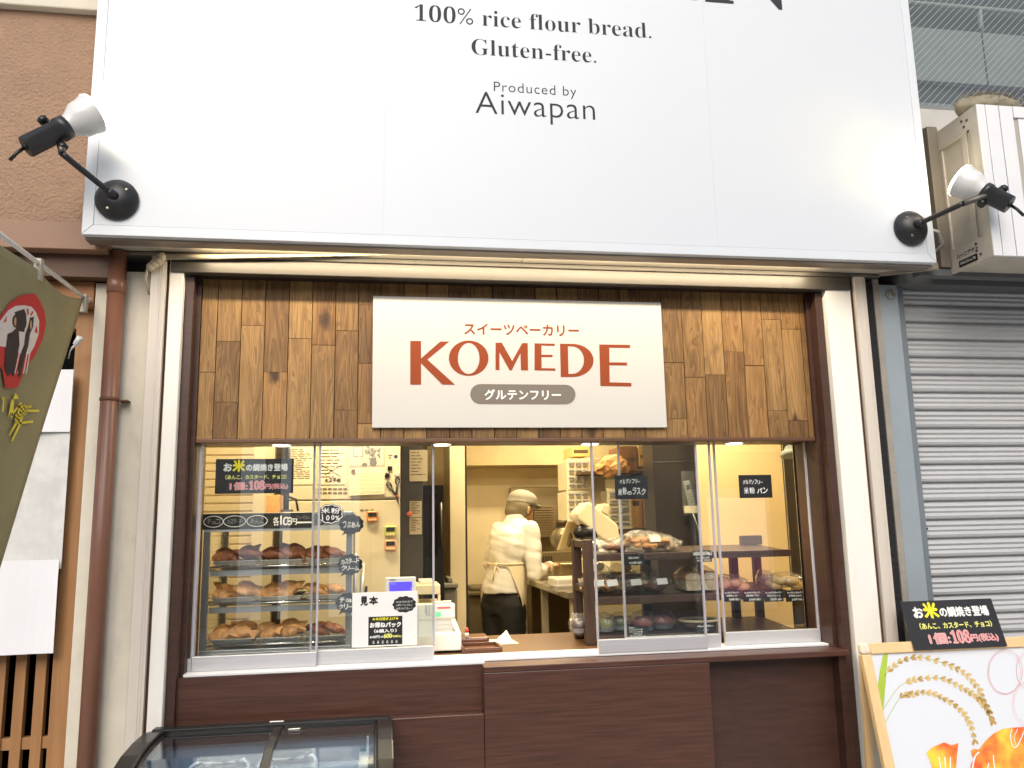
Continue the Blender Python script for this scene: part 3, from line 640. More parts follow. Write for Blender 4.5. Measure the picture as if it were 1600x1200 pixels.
# ------------------------------------------------------------------ right neighbour: shuttered shop
rs = thing('shuttered_shop', 'neighbouring shop with closed grey roller shutter, blue grey steel post and wired upper window', 'shop', (3.0, .1, 0))
mb = MB(); mb.box(2.085, 2.119, .02, .12, 0, 2.44); build('bitumen_joint', mb.jitter(.004, 30), mat('black_tar', (24, 24, 25), .8, bump=.8, bscale=60), rs)
mb = MB(); mb.box(2.121, 2.149, .015, .12, 0, 2.452); build('cement_strip', mb, mat('grey_cement', (146, 140, 130), .85, var=.15, dirt=.3, bump=.4, bscale=50), rs)
bluegrey = mat('blue_grey_paint', (142, 152, 158), .45, var=.07, scale=4, dirt=.12)
mb = MB(); mb.box(2.150, 2.240, .02, .2, 0, 2.43); build('post', mb, bluegrey, rs, .003)
mb = MB(); mb.box(2.2405, 2.290, .055, .2, 0, 2.43); build('shutter_guide', mb, mat('guide_grey', (112, 120, 126), .45, var=.08, dirt=.15), rs, .003)
mb = MB(); mb.lathe((2.20, .02, 2.385), (0, -1, 0), ((0, .020), (.008, .020), (.012, .012)), 16); mb.tube([(2.2+.014*math.cos(t/8*6.28), .0, 2.385+.014*math.sin(t/8*6.28)) for t in range(9)], .004, 6); build('eye_bolt', mb, mat('bolt_steel', (150, 150, 146), .4, metal=.7), rs)
# slats
mb = MB(); PZ = .0795; prof = []
for k in range(31):
    z = k*PZ - .02
    prof += [(.118, z), (.104, z+.003)]
    for (dz, dy) in ((.006, .0), (.016, -.0045), (.024, 0), (.028, .002), (.036, -.004), (.044, 0), (.048, .002), (.057, -.006), (.066, -.002), (.070, .004)): prof.append((.098+dy, z+dz))
    prof.append((.112, z+.0735)); prof.append((.118, z+.0755))
vv = [[mb.bm.verts.new((x, y, z)) for y, z in prof] for x in (2.27, 4.6)]
for i in range(len(prof)-1): mb.bm.faces.new((vv[0][i], vv[1][i], vv[1][i+1], vv[0][i+1]))
mb.box(2.27, 4.6, .125, .14, 0, 2.6)
build('shutter', mb, mat('shutter_grey', (178, 179, 180), .48, var=.06, scale=3, stretch=(.6, 4, 4), dirt=.12, bump=.05, bscale=30), rs)
mb = MB()
for px, py in ((1408, 512), (1444, 824)):
    q = at(px, py, .09); mb.tube([q+Vector((.012*math.cos(a), -.006, .012*math.sin(a))) for a in (3.3, 4.0, 4.7, 5.4, 6.1)], .003, 6)
build('hook', mb, black_metal, rs)
dgrey = mat('soffit_grey', (96, 98, 98), .6, var=.1)
mb = MB(); mb.box(2.241, 4.6, -.0, .30, 2.431, 2.50); build('lintel', mb, dgrey, rs)
mb = MB(); mb.prism([(2.125, -.03, 2.453), (2.155, -.03, 2.453), (2.33, -.14, 2.452), (2.31, -.15, 2.452)][::-1], (0, 0, .03)); build('bracket_arm', mb, mat('cement_edge', (140, 132, 120), .8, dirt=.3), rs)
mb = MB(); mb.box(2.15, 4.6, .30, .34, 2.30, 6.0); build('inner_wall', mb, mat('upper_room', (92, 96, 95), .7), rs)
mb = MB(); mb.box(2.285, 4.6, .06, .3, 2.501, 3.30); build('wall', mb, mat('plain_wall', (186, 184, 178), .7, dirt=.3), rs)
# wired upper window; the beam and rail behind it stand in for a reflection
wf = MB(); wf.box(2.284, 4.6, .10, .20, 3.301, 3.345); wf.box(2.284, 2.31, .10, .20, 3.3455, 6); win = build('window', wf, mat('window_frame_grey', (120, 124, 122), .5), rs, .003)
mb = MB(); mb.box(2.311, 4.6, .14, .148, 3.346, 6); build('pane', mb, clear('wired_glass', (.80, .83, .82), .06, 0, .03), win)
mb = MB()
for k in range(-70, 80):
    x0 = 2.311+k*.036
    a, b = Vector((x0, .1375, 3.346)), Vector((x0+1.5, .1375, 4.846))
    lo_, hi_ = max(0, 2.313-x0), min(1.5, 4.4-x0)
    if hi_ <= lo_: continue
    a, b = Vector((x0+lo_, .1375, 3.346+lo_)), Vector((x0+hi_, .1375, 3.346+hi_)); w_ = .0013*Vector((.707, 0, -.707))
    mb.face((a-w_, a+w_, b+w_, b-w_))
build('wire_mesh', mb, mat('mesh_wire', (168, 174, 172), .4, metal=.3, var=0), win)
mb = MB(); mb.box(2.312, 4.6, .262, .298, 3.57, 3.86); mb.box(2.312, 4.6, .262, .298, 3.42, 3.45); build('reflected_beam', mb, mat('beam_grey', (174, 177, 175), .7, var=.1), rs)
mb = MB(); mb.box(3.02, 3.026, .258, .2618, 3.57, 3.86); build('reflected_joint', mb, dgrey, rs)
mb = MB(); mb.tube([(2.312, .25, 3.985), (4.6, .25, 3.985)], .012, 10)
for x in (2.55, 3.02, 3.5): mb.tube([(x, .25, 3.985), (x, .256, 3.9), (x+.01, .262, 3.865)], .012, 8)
build('reflected_rail', mb, mat('rail_grey', (190, 194, 190), .5), rs)
# white awning box
ab = thing('awning_box', 'weathered white aluminium awning box mounted above the grey shutter', 'awning', (3.3, -.2, 2.45))
wa = mat('white_alu', (220, 221, 222), .38, var=.03, dirt=.06); wad = mat('grimy_alu', (186, 178, 164), .5, var=.1, dirt=.5)
BX, BY, BZ0, BZ1 = 2.42, -.352, 2.447, 3.098
mb = MB(); mb.box(BX+.012, 4.6, BY+.012, -.05, BZ0+.012, BZ1-.012); build('box_core', mb, wad, ab)
# left end: four rails round a sunk panel
mb = MB(); mb.box(BX, BX+.0119, BY+.05, -.06, BZ0, BZ0+.10); mb.box(BX, BX+.0119, BY+.05, -.06, BZ1-.09, BZ1); mb.box(BX-.001, BX+.0119, BY, BY+.0498, BZ0, BZ1)
mb.box(BX+.002, BX+.0119, BY+.08, BY+.11, BZ0+.1002, BZ1-.0902); mb.box(BX+.003, BX+.0119, -.12, -.06, BZ0+.1002, BZ1-.0902)
build('end_frame', mb, wad, ab, .002)
mb = MB()
for y, z in ((.07, .03), (.09, .05), (.12, .03), (.09, .08), (.06, .56), (.08, .59), (.06, .61), (.09, .62)): mb.lathe((BX, BY+y, BZ0+z), (-1, 0, 0), ((0, .006), (.004, .005)), 8)
build('rivet', mb, mat('rust_rivet', (70, 60, 52), .6), ab)
mb = MB()
for a, b in ((BX+.0, BX+.038), (BX+.041, BX+.10), (BX+.104, BX+.165)): mb.box(a, b, BY-.003, BY+.0115, BZ0, BZ1)
mb.box(BX+.168, 4.6, BY-.004, BY+.0115, BZ1-.05, BZ1); mb.box(BX+.168, 4.6, BY-.004, BY+.0115, BZ0, BZ0+.055)
build('front_frame', mb, wa, ab, .002)
mb = MB(); mb.box(BX+.19, 4.6, BY+.002, BY+.0115, BZ0+.056, BZ1-.051); build('front_panel', mb, mat('white_sheet', (226, 227, 229), .3, var=.02), ab)
mb = MB(); mb.box(BX+.1685, BX+.1895, BY+.006, BY+.0115, BZ0+.056, BZ1-.051); build('tape_strip', mb, mat('tape_grey', (168, 164, 152), .5, var=.1), ab)
mb = MB(); mb.box(BX-.0015, BX-.0002, BY+.09, BY+.20, BZ0+.012, BZ0+.04); pl = build('maker_plate', mb, card_black, ab)
mb = MB(); ey = Vector((0, -1, 0))
write(mb, 'ハーニアクト', Vector((BX-.0016, BY+.145, BZ0+.052)), width=.13, ex=ey, ez=EZ, heavy=.0006, mi=0)
write(mb, '048-533-6098', Vector((BX-.0024, BY+.145, BZ0+.021)), width=.09, ex=ey, ez=EZ, mi=1)
build('lettering', mb, [card_black, white_ink], ab)
mb = MB(); mb.box(BX-.05, BX-.001, -.11, -.062, 2.475, 3.12); mb.tube([(2.30, -.03, 3.13), (2.46, -.05, 3.13)], .015, 10); build('wall_bracket', mb, mat('grey_bracket', (112, 104, 92), .6, dirt=.5), ab, .003)
mb = MB(); mb.box(2.27, 4.6, -.10, -.051, 2.44, 2.47); build('bottom_flap', mb, dgrey, ab)
SQ = at(1543, 163, -.27); mb = MB(); mb.ball(SQ+Vector((0, 0, -.02)), .15, .07, .052, 28); mb.jitter(.012, 55); rg = random.Random(3)
for k in range(420):
    a = rg.uniform(0, 6.28); r_ = rg.random()**.5; p = SQ+Vector((.145*r_*math.cos(a), .07*r_*math.sin(a), -.02+.052*math.sqrt(1-r_*r_)))
    d = Vector((rg.uniform(-1, 1), rg.uniform(-1, 1), rg.uniform(-.1, .6))).normalized()*.025; mb.tube([p, p+d], .0011, 3)
one('straw_nest', mb, mat('dry_straw', (140, 132, 112), .9, var=.25, scale=40), 'mound of dry straw lying on top of the white awning box', 'nest', SQ)
# ------------------------------------------------------------------ chest freezer
fz_ = thing('chest_freezer', 'black rimmed chest freezer with curved sliding glass lids below the brown counter', 'freezer', (-.35, -.5, 0))
FX0, FX1 = -.748, .032
fprof = [(-.02, .742), (-.10, .752), (-.22, .752), (-.34, .742), (-.46, .715), (-.56, .670), (-.64, .605), (-.69, .53)]
blackg = mat('gloss_black_plastic', (18, 18, 20), .32, var=.1, spec=.35)
mb = MB(); mb.box(FX0+.01, FX1-.01, -.70, -.69, .02, .53); mb.box(FX0+.01, FX1-.01, -.03, -.02, .02, .72); mb.box(FX0+.01, FX1-.01, -.69, -.03, .02, .30)
for x in (FX0+.01, FX1-.024): mb.prism([(x, y, z-.02) for y, z in fprof]+[(x, -.69, .3), (x, -.03, .3)], (.014, 0, 0))
build('cabinet', mb, mat('freezer_inside', (128, 142, 156), .35, var=.05), fz_)
def rim(x0, x1, lift=0, th=.03):
    mb = MB(); n = len(fprof)
    ring = lambda i: [(x0, fprof[i][0], fprof[i][1]+lift), (x1, fprof[i][0], fprof[i][1]+lift), (x1, fprof[i][0]+.004, fprof[i][1]+lift-th), (x0, fprof[i][0]+.004, fprof[i][1]+lift-th)]
    mb.loft([[Vector(p) for p in ring(i)] for i in range(n)], smooth=False); return mb
build('rim', rim(FX0-.030, FX0+.034, .006, .06), blackg, fz_, .008, seg=3); build('rim', rim(FX1-.034, FX1+.022, .008, .06), blackg, fz_, .008, seg=3)
build('lid_frame', rim(-.350, -.322, .002, .024), blackg, fz_, .003)
build('lid_frame', rim(FX0+.030, FX0+.042, -.006, .014), blackg, fz_, .003)
build('lid_frame', rim(FX1-.042, FX1-.028, -.006, .014), blackg, fz_, .003)
mb = MB(); mb.box(FX0-.010, FX1+.012, -.058, -.012, .70, .760); build('back_rim', mb, blackg, fz_, .006, seg=3)
for a, b, l in ((FX0+.043, -.348, -.010), (-.324, FX1-.043, -.004)): build('glass_lid', rim(a, b, l, .005), clear('freezer_glass', (.86, .92, .96), .06), fz_)
mb = MB(); mb.box(-.372, -.322, -.046, -.036, .7575, .764); mb.box(-.30, -.26, -.12, -.112, .748, .752); build('lid_handle', mb, mat('clip_steel', (160, 160, 158), .3, metal=.6), fz_, .002)
mb = MB(); mb.box(-.7, -.0, -.10, -.05, .60, .62); mb.box(-.7, -.0, -.06, -.05, .52, .60); build('inner_ledge', mb, mat('freezer_ledge', (186, 196, 204), .35), fz_)
mb = MB(); mb.box(-.035, -.028, -.17, -.14, .66, .72); mb.box(-.060, -.030, -.30, -.10, .40, .66); build('inner_light_cover', mb, mat('cover_white', (205, 210, 214), .3), fz_)
whitewire = mat('white_wire', (226, 228, 230), .35)
for nm, x0, x1 in (('left', -.60, -.42), ('right', -.385, -.20)):
    t = thing('freezer_basket', 'white coated wire basket inside the freezer, %s of the lid divider' % ('left' if nm == 'left' else 'right'), 'basket', ((x0+x1)/2, -.3, .5), 'wire baskets in the freezer')
    mb = MB()
    zt = .665
    mb.tube([(x0, -.18, zt-.06), (x0, -.18, zt), (x0+.02, -.18, zt+.012), (x0+.06, -.18, zt+.006), (x1-.05, -.18, zt+.006), (x1-.015, -.18, zt+.014), (x1, -.18, zt), (x1, -.18, zt-.06)], .0055, 8); build('handle', mb, whitewire, t)
    mb = MB()
    for z in (.60, .54, .48, .42): mb.tube([(x0, -.18, z), (x1, -.18, z), (x1, -.6, z-.06), (x0, -.6, z-.06), (x0, -.18, z)], .003, 6)
    for k in range(9):
        x = x0+(x1-x0)*k/8; mb.tube([(x, -.18, .60), (x, -.18, .40), (x, -.6, .34), (x, -.6, .54)], .0025, 6)
    build('wire_mesh', mb, whitewire, t)
for k, (x, y, col) in enumerate(((-.52, -.32, (190, 206, 220)), (-.30, -.33, (222, 214, 200)), (-.51, -.45, (206, 196, 190)), (-.29, -.46, (186, 200, 214)))):
    mb = MB(); mb.box(x-.06, x+.06, y-.05, y+.05, .41, .50); mb.jitter(.006, 20, k)
    one('frozen_pack', mb, mat('frozen_pack_%s' % 'abcd'[k], col, .3, var=.2, scale=30), ('pale blue frosted pack at the back of the left freezer basket', 'cream frosted pack at the back of the right freezer basket', 'rosy frosted pack at the front of the left freezer basket', 'grey blue frosted pack at the front of the right freezer basket')[k], 'food pack', (x, y, .41), 'frozen packs in the baskets', bevel=.012, seg=3)
# ------------------------------------------------------------------ poster stand
PO = Vector((1.826, -.12, .948)); PZ_ = Vector((0, .225, .974)).normalized(); PN = EX.cross(PZ_)
def on(px, py, O, n):
    d = CR*((px-800)/FPX) + CU*(-(py-600)/FPX) + _f
    return CAM + d*((O-CAM).dot(n)/d.dot(n))
def uv(px, py, O, ez):
    n = EX.cross(ez); p = on(px, py, O, n)-O; return (p.dot(EX), p.dot(ez))
RT = Matrix.Translation(PO) @ Matrix(((1, 0, 0, 0), (0, PZ_.z, PZ_.y, 0), (0, -PZ_.y, PZ_.z, 0), (0, 0, 0, 1)))
ps = thing('poster_stand', 'pine framed poster stand with painted rice ears and orange fish beside the right post', 'sign', (2.2, -.3, 0))
pine = mat('pale_pine', (226, 192, 140), .45, var=.10, scale=1, stretch=(6, 40, 40)); pine_v = mat('pale_pine_upright', (226, 192, 140), .45, var=.10, scale=1, stretch=(40, 40, 6))
PWD, PHT, FW = .78, .965, .042
mb = MB(); mb.box(FW+.001, PWD-FW-.001, -.010, .016, -FW, -.002).xform(RT); build('top_rail', mb, pine, ps, .004)
for x in (0.002, PWD-FW): 
    mb = MB(); mb.box(x, x+FW-.002, -.010, .016, -PHT, -FW-.001).xform(RT); build('side_rail', mb, pine_v, ps, .004)
mb = MB(); mb.box(FW+.001, PWD-FW-.001, -.010, .016, -PHT+.1, -PHT+.1+FW).xform(RT); build('bottom_rail', mb, pine, ps, .004)
for x in (0, PWD-FW-.002):
    mb = MB(); mb.box(x, x+FW+.002, -.013, .018, -FW, .001).xform(RT); build('corner_cap', mb, mat('corner_cap', (228, 214, 190), .4), ps, .012, seg=4)
mb = MB(); mb.box(FW-.004, PWD-FW+.004, .002, .008, -PHT+.12, -FW+.006).xform(RT); sheet_ = build('poster', mb, mat('poster_paper', (216, 220, 226), .3, var=.01), ps)
mb = MB(); mb.box(.0, PWD, .30, .32, -.9, -.02).xform(RT)
for x in (.02, PWD-.06): mb.box(PO.x+x, PO.x+x+.03, PO.y+.02, PO.y+.04, 0, .9)
build('rear_leg', mb, pine_v, ps) if False else mb.bm.free()
for x in (.02, PWD-.05):
    mb = MB(); mb.prism([(PO.x+x, PO.y+.022, .90), (PO.x+x, PO.y+.035, .90), (PO.x+x, PO.y+.085, .0), (PO.x+x, PO.y+.065, .0)], (.03, 0, 0)); build('rear_leg', mb, pine_v, ps)
PA = PO + PN*(.0) ; 
def pu(cx_, cy_): 
    return uv(1300+cx_*.25, 900+cy_*.25, PO, PZ_)
PF = PO + Vector((0, 0, 0)) - Vector((0, 1, 0))*(-.0008)
PF = PO + (-PN)*(-.0012) if False else PO + PN*(-.0)
mb = MB(); OF = PO + PN*(-.0)  # PN points at the street
OF = PO + (Vector((0, -1, 0)))*(-.0006)
def art(loops, mi): shape(mb, [[pu(*p) for p in lp] for lp in loops], OF, EX, PZ_, mi)
art([[(322, 488), (350, 488), (338, 640), (320, 860), (312, 860), (285, 700), (300, 590)]], 0)
def spline(pts, n=60):
    out = []
    for i in range(n):
        t = i/(n-1)*(len(pts)-1); k = min(int(t), len(pts)-2); f = t-k
        p0, p1, p2, p3 = pts[max(k-1, 0)], pts[k], pts[k+1], pts[min(k+2, len(pts)-1)]
        out.append(tuple(.5*((2*p1[j])+(-p0[j]+p2[j])*f+(2*p0[j]-5*p1[j]+4*p2[j]-p3[j])*f*f+(-p0[j]+3*p1[j]-3*p2[j]+p3[j])*f**3) for j in (0, 1)))
    return out
rg = random.Random(5)
for ear, st in (([(325, 625), (410, 545), (540, 508), (700, 545), (820, 600), (905, 690), (955, 790), (1000, 900)], .06), ([(320, 835), (420, 695), (530, 645), (680, 640), (800, 690), (890, 745), (945, 800), (985, 850)], .2), ([(332, 920), (420, 770), (480, 742), (590, 728), (700, 765), (800, 835), (862, 920), (895, 1040)], .16)):
    sp = spline(ear, 90); stroke(mb, [pu(*p) for p in sp], .0022, OF, EX, PZ_, 0 if False else 1)
    for i in range(int(90*st), 90, 4):
        x, y = sp[i]; a, b = sp[min(i+1, 89)], sp[max(i-1, 0)]; an = math.atan2(a[1]-b[1], a[0]-b[0])
        for sg in (1, -1):
            an2 = an + sg*rg.uniform(.35, .6); L_ = rg.uniform(34, 44); Wd = rg.uniform(7.5, 10); leaf = []
            for k in range(14):
                t = k/13 if k < 7 else (13-k)/6; t = min(1, k/6.5 if k <= 6 else (13-k)/6.5); sd = 1 if k <= 6 else -1
                u_, v_ = t*L_, sd*Wd*math.sin(math.pi*min(1, t*.98+.01))**.8
                leaf.append((x+u_*math.cos(an2)-v_*math.sin(an2), y+u_*math.sin(an2)+v_*math.cos(an2)))
            art([leaf], 2 if rg.random() < .65 else 3)
OF = OF + PN*.0004
art([[(590, 1105), (625, 1072), (700, 1040), (718, 1046), (745, 1058), (790, 1045), (784, 1100), (770, 1260), (640, 1260), (622, 1180)]], 4)
art([[(868, 1090), (890, 1080), (918, 1085), (960, 1030), (1010, 985), (1070, 955), (1130, 948), (1240, 940), (1400, 1000), (1500, 1150), (1480, 1300), (840, 1300), (868, 1180), (905, 1105), (880, 1140)]], 4)
OF = OF + PN*.0004
for pts, w in (([(668, 1130), (690, 1260)], .004), ([(705, 1130), (712, 1260)], .004), ([(740, 1130), (738, 1260)], .004), ([(920, 1100), (890, 1140), (872, 1260)], .005), ([(1008, 1120), (1012, 1170), (1030, 1260)], .004), ([(1125, 955), (1115, 1000), (1128, 1060), (1150, 1070), (1175, 1030), (1205, 960)], .003), ([(1160, 955), (1140, 1010), (1150, 1060)], .002), ([(980, 1170), (960, 1260)], .004)):
    stroke(mb, [pu(*p) for p in spline(pts, 16)], w, OF, EX, PZ_, 5)
for cx_, cy_, r_ in ((1080, 600, 118), (1078, 605, 110), (1086, 598, 114), (1250, 590, 108), (1246, 596, 100), (1235, 800, 120), (1240, 795, 112)):
    stroke(mb, [pu(cx_+r_*.92*math.cos(t/30*6.3)+rg.uniform(-1.5, 1.5), cy_+r_*1.2*math.sin(t/30*6.3)) for t in range(31)], .0007, OF, EX, PZ_, 6)
u_, v_ = pu(1300, 700); write(mb, '米粉', OF+EX*(u_)+PZ_*v_, width=.055, mi=7, ex=EX, ez=PZ_)
fish_m = mat('watercolour_orange', (232, 130, 52), .5, var=.0); b = fish_m.node_tree
tn = b.nodes.new('ShaderNodeTexNoise'); tn.inputs['Scale'].default_value = 11; tn.inputs['Detail'].default_value = 5; gg = b.nodes.new('ShaderNodeNewGeometry'); b.links.new(gg.outputs['Position'], tn.inputs[0])
rr = b.nodes.new('ShaderNodeValToRGB'); b.links.new(tn.outputs['Fac'], rr.inputs[0]); rr.color_ramp.elements[0].position = .35; rr.color_ramp.elements[0].color = (*lin((226, 92, 48)), 1); rr.color_ramp.elements[1].position = .66; rr.color_ramp.elements[1].color = (*lin((250, 206, 70)), 1)
b.links.new(rr.outputs[0], b.nodes['Principled BSDF'].inputs['Base Color'])
build('print', mb, [mat('leaf_green_ink', (166, 192, 60), .5), mat('stem_ink', (176, 190, 110), .5), mat('grain_ink', (212, 180, 116), .5, var=.12, scale=60), mat('grain_dark_ink', (186, 150, 86), .5, var=.12, scale=60), fish_m, mat('poster_white_ink', (238, 240, 244), .4, var=0), mat('ring_ink', (214, 120, 96), .5, var=0), ink], sheet_)
# ------------------------------------------------------------------ black price cards (one on the stand, one on the pane)
def price_card(label, O, ez, corners, name='price_card'):
    """corners: picture points TL, TR, BR, BL; the card lies in the plane through O"""
    n = EX.cross(ez); q = [uv(*p, O, ez) for p in corners]
    u0, u1 = (q[0][0]+q[3][0])/2, (q[1][0]+q[2][0])/2; v0, v1 = (q[2][1]+q[3][1])/2, (q[0][1]+q[1][1])/2
    w, h = u1-u0, v1-v0; C_ = O+EX*((u0+u1)/2)+ez*v0
    t = thing(name, label, 'card', C_)
    mb = MB(); f = [C_-EX*w/2, C_+EX*w/2, C_+EX*w/2+ez*h, C_-EX*w/2+ez*h]; mb.prism(f, -n*.002); build('card', mb, card_black, t)
    mb = MB(); F = C_+n*.0006; P = lambda a, b: F+EX*(w*(a-.5))+ez*(h*b)
    write(mb, 'お', P(.155, .655), width=w*.10, mi=0, ex=EX, ez=ez, heavy=w*.006)
    write(mb, '米', P(.295, .64), width=w*.15, mi=1, ex=EX, ez=ez, heavy=w*.008)
    write(mb, 'の鯛焼き登場', P(.655, .65), width=w*.53, height=h*.20, mi=0, ex=EX, ez=ez, heavy=w*.0045)
    write(mb, '（あんこ、カスタード、チョコ）', P(.52, .41), width=w*.78, height=h*.13, mi=2, ex=EX, ez=ez, heavy=w*.0022)
    for k, (hv, mi, l) in enumerate(((w*.0058, 3, 0), (w*.0022, 4, .0007))):
        write(mb, '1個:', P(.30, .105), width=w*.22, height=h*.22, mi=mi, ex=EX, ez=ez, heavy=hv)  if k == 0 else write(mb, '1個:', P(.30, .105)+n*l, width=w*.22, height=h*.22, mi=mi, ex=EX, ez=ez, heavy=hv)
        write(mb, serif('108'), P(.53, .105)+n*l, width=w*.20, height=h*.26, mi=mi, ex=EX, ez=ez, heavy=hv*.8)
        write(mb, '円(税込)', P(.785, .105)+n*l, width=w*.29, height=h*.17, mi=mi, ex=EX, ez=ez, heavy=hv*.7)
    build('lettering', mb, [white_ink, yellow_ink, pale_yellow_ink, mat('pink_white_ink', (240, 214, 210), .5, var=0), pink_ink], t)
    return t
CZ = Vector((0, .33, .94)).normalized()
price_card('black price card leaning on the top rail of the pine poster stand', Vector((2.2, -.152, .905)), CZ, ((1406, 940), (1550, 935), (1572, 1008), (1430, 1018)))
price_card('black price card hung behind the left pane above the pastry warmer', Vector((0, .148, 1.5)), EZ, ((337, 717), (459, 717), (458, 771), (336, 771)))
# ------------------------------------------------------------------ pastry warmer
steel = mat('warmer_steel', (150, 154, 158), .32, metal=.75, var=.06, scale=1, stretch=(160, 3, 3)); chrome = mat('chrome_rod', (190, 190, 186), .15, metal=.95, var=0)
wx0, wx1, wy0, wy1 = -.682, -.105, .285, .72
wm = thing('pastry_warmer', 'steel and glass pastry warmer with three wire shelves behind the left pane', 'display case', (-.39, .5, .92))
mb = MB(); mb.box(wx0, wx1, wy0, wy1, .9165, .966); mb.box(wx0+.02, wx1-.02, wy0-.003, wy0-.0001, .925, .955); build('base', mb, steel, wm, .003)
mb = MB()
for k in range(4): mb.box(-.50, -.38, wy0-.006, wy0-.0035, .929+k*.007, .932+k*.007)
build('vent', mb, mat('vent_dark', (86, 88, 90), .4, metal=.5), wm)
mb = MB(); mb.box(wx0, wx1, wy0, wy1, 1.428, 1.49); build('top_box', mb, steel, wm, .003)
mb = MB(); mb.box(wx0, wx1, wy0-.004, wy0-.0002, 1.418, 1.436); build('top_trim', mb, mat('trim_pale', (196, 198, 196), .35, metal=.4), wm)
for x in (wx0, wx1-.024):
    for y in (wy0, wy1-.02):
        mb = MB(); mb.box(x, x+.024, y, y+.02, .9665, 1.4275); build('post', mb, steel, wm, .002)
for x in (wx0+.003, wx1-.009):
    mb = MB(); mb.box(x, x+.005, wy0+.021, wy1-.021, .9665, 1.427); build('side_glass', mb, clear('warmer_glass', (.95, .96, .95), .05), wm)
SH = (1.285, 1.143, .985)
for z in SH:
    mb = MB()
    for y in (.30, .33, .62, .69): mb.tube([(wx0+.026, y, z-.004), (wx1-.026, y, z-.004)], .0032, 8)
    for k in range(22):
        x = wx0+.04+k*.0242; mb.tube([(x, .30, z-.001), (x, .69, z-.001)], .0016, 6)
    sh_ = build('wire_shelf', mb, chrome, wm)
    if z > 1:
        mb = MB(); mb.box(wx0+.025, wx1-.025, .315, .325, z-.040, z-.018); mb.box(wx0+.025, wx1-.025, .655, .665, z-.040, z-.018); build('shelf_rail', mb, mat('rail_dark_steel', (150, 152, 152), .4, metal=.45), wm)
# trays
tray_m = mat('tray_aluminium', (166, 166, 162), .35, metal=.7, var=.08)
def make_tray(label, x, y, z, w=.165, d=.24):
    t = MB(); h = .016
    t.loft([[Vector((x+sx*w/2*k, y+sy*d/2*k, zz)) for sx, sy in ((-1, -1), (1, -1), (1, 1), (-1, 1))] for k, zz in ((.90, z), (1.0, z+h), (1.05, z+h), (1.05, z+h-.0015), (1.0, z+h-.002), (.91, z-.0015))], cap=False, smooth=False)
    t.face([(x+sx*w*.45, y+sy*d*.45, z+.0004) for sx, sy in ((-1, -1), (1, -1), (1, 1), (-1, 1))])
    return one('baking_tray', t, tray_m, label, 'tray', (x, y, z), 'trays in the warmer', bevel=.002)
pastry_m = mat('golden_crust', (222, 158, 94), .5, var=.5, scale=30, bump=.3, bscale=150, coat=.12)
pastry_d = mat('brown_crust', (158, 98, 62), .45, var=.5, scale=30, bump=.3, bscale=150, coat=.15)
def fish_mesh(nm, m):
    out = [(-.070, .004), (-.060, .018), (-.044, .030), (-.020, .037), (.004, .035), (.024, .024), (.036, .014), (.048, .022), (.062, .032), (.072, .030), (.066, .012), (.062, .0), (.068, -.014), (.070, -.030), (.058, -.030), (.046, -.018), (.034, -.012), (.018, -.024), (.000, -.034), (-.012, -.040), (-.024, -.033), (-.046, -.028), (-.062, -.014)]
    out = [(a[0]+(b[0]-a[0])*f, a[1]+(b[1]-a[1])*f) for a, b in zip(out, out[1:]+out[:1]) for f in (0, .5)]
    cx0 = sum(p[0] for p in out)/len(out)*.6; mb = MB(); R_ = []
    lev = [(1.06, 0), (1.0, .004), (.94, .011), (.84, .0145), (.72, .017), (.6, .0185), (.45, .0195), (.32, .020), (.2, .0205)]
    low = [(1.0, -.004), (.94, -.011), (.84, -.0145), (.72, -.017), (.6, -.0185), (.45, -.019), (.32, -.0195), (.2, -.020)]
    for k, z in [(a, b) for a, b in low[::-1]] + lev:
        tail = lambda p: z*(1-.45*max(0, min(1, (p[0]-.02)/.04)))
        ring = [Vector((cx0+(p[0]-cx0)*k, p[1]*k, tail(p))) for p in out]
        # gill and scale grooves on the upper side
        for v in ring:
            if abs(z) > .01:
                g = .0032*max(0, math.sin(v.x*330+math.sin(v.y*330)*1.2))*(1 if -.026 < v.x < .034 else 0)*math.cos(v.y*30) - (.004 if abs(v.x+.034) < .005 else 0) + (.0025 if math.hypot(v.x+.052, v.y-.008) < .008 else 0)
                if v.x > .04: g = .0022*math.sin(v.y*420)
                v.z += g if z > 0 else -g
        R_.append(ring)
    mb.loft(R_); me_o = build(nm, mb, m)
    return me_o
fishA = fish_mesh('fish_pastry', pastry_m); fishB = fish_mesh('fish_pastry', pastry_d)
ordn = ('first', 'second', 'third', 'fourth', 'fifth')
rg = random.Random(21); used = {0: False, 1: False}
shelf_name = ('top', 'middle', 'bottom'); pos_name = ('left', 'middle', 'right')
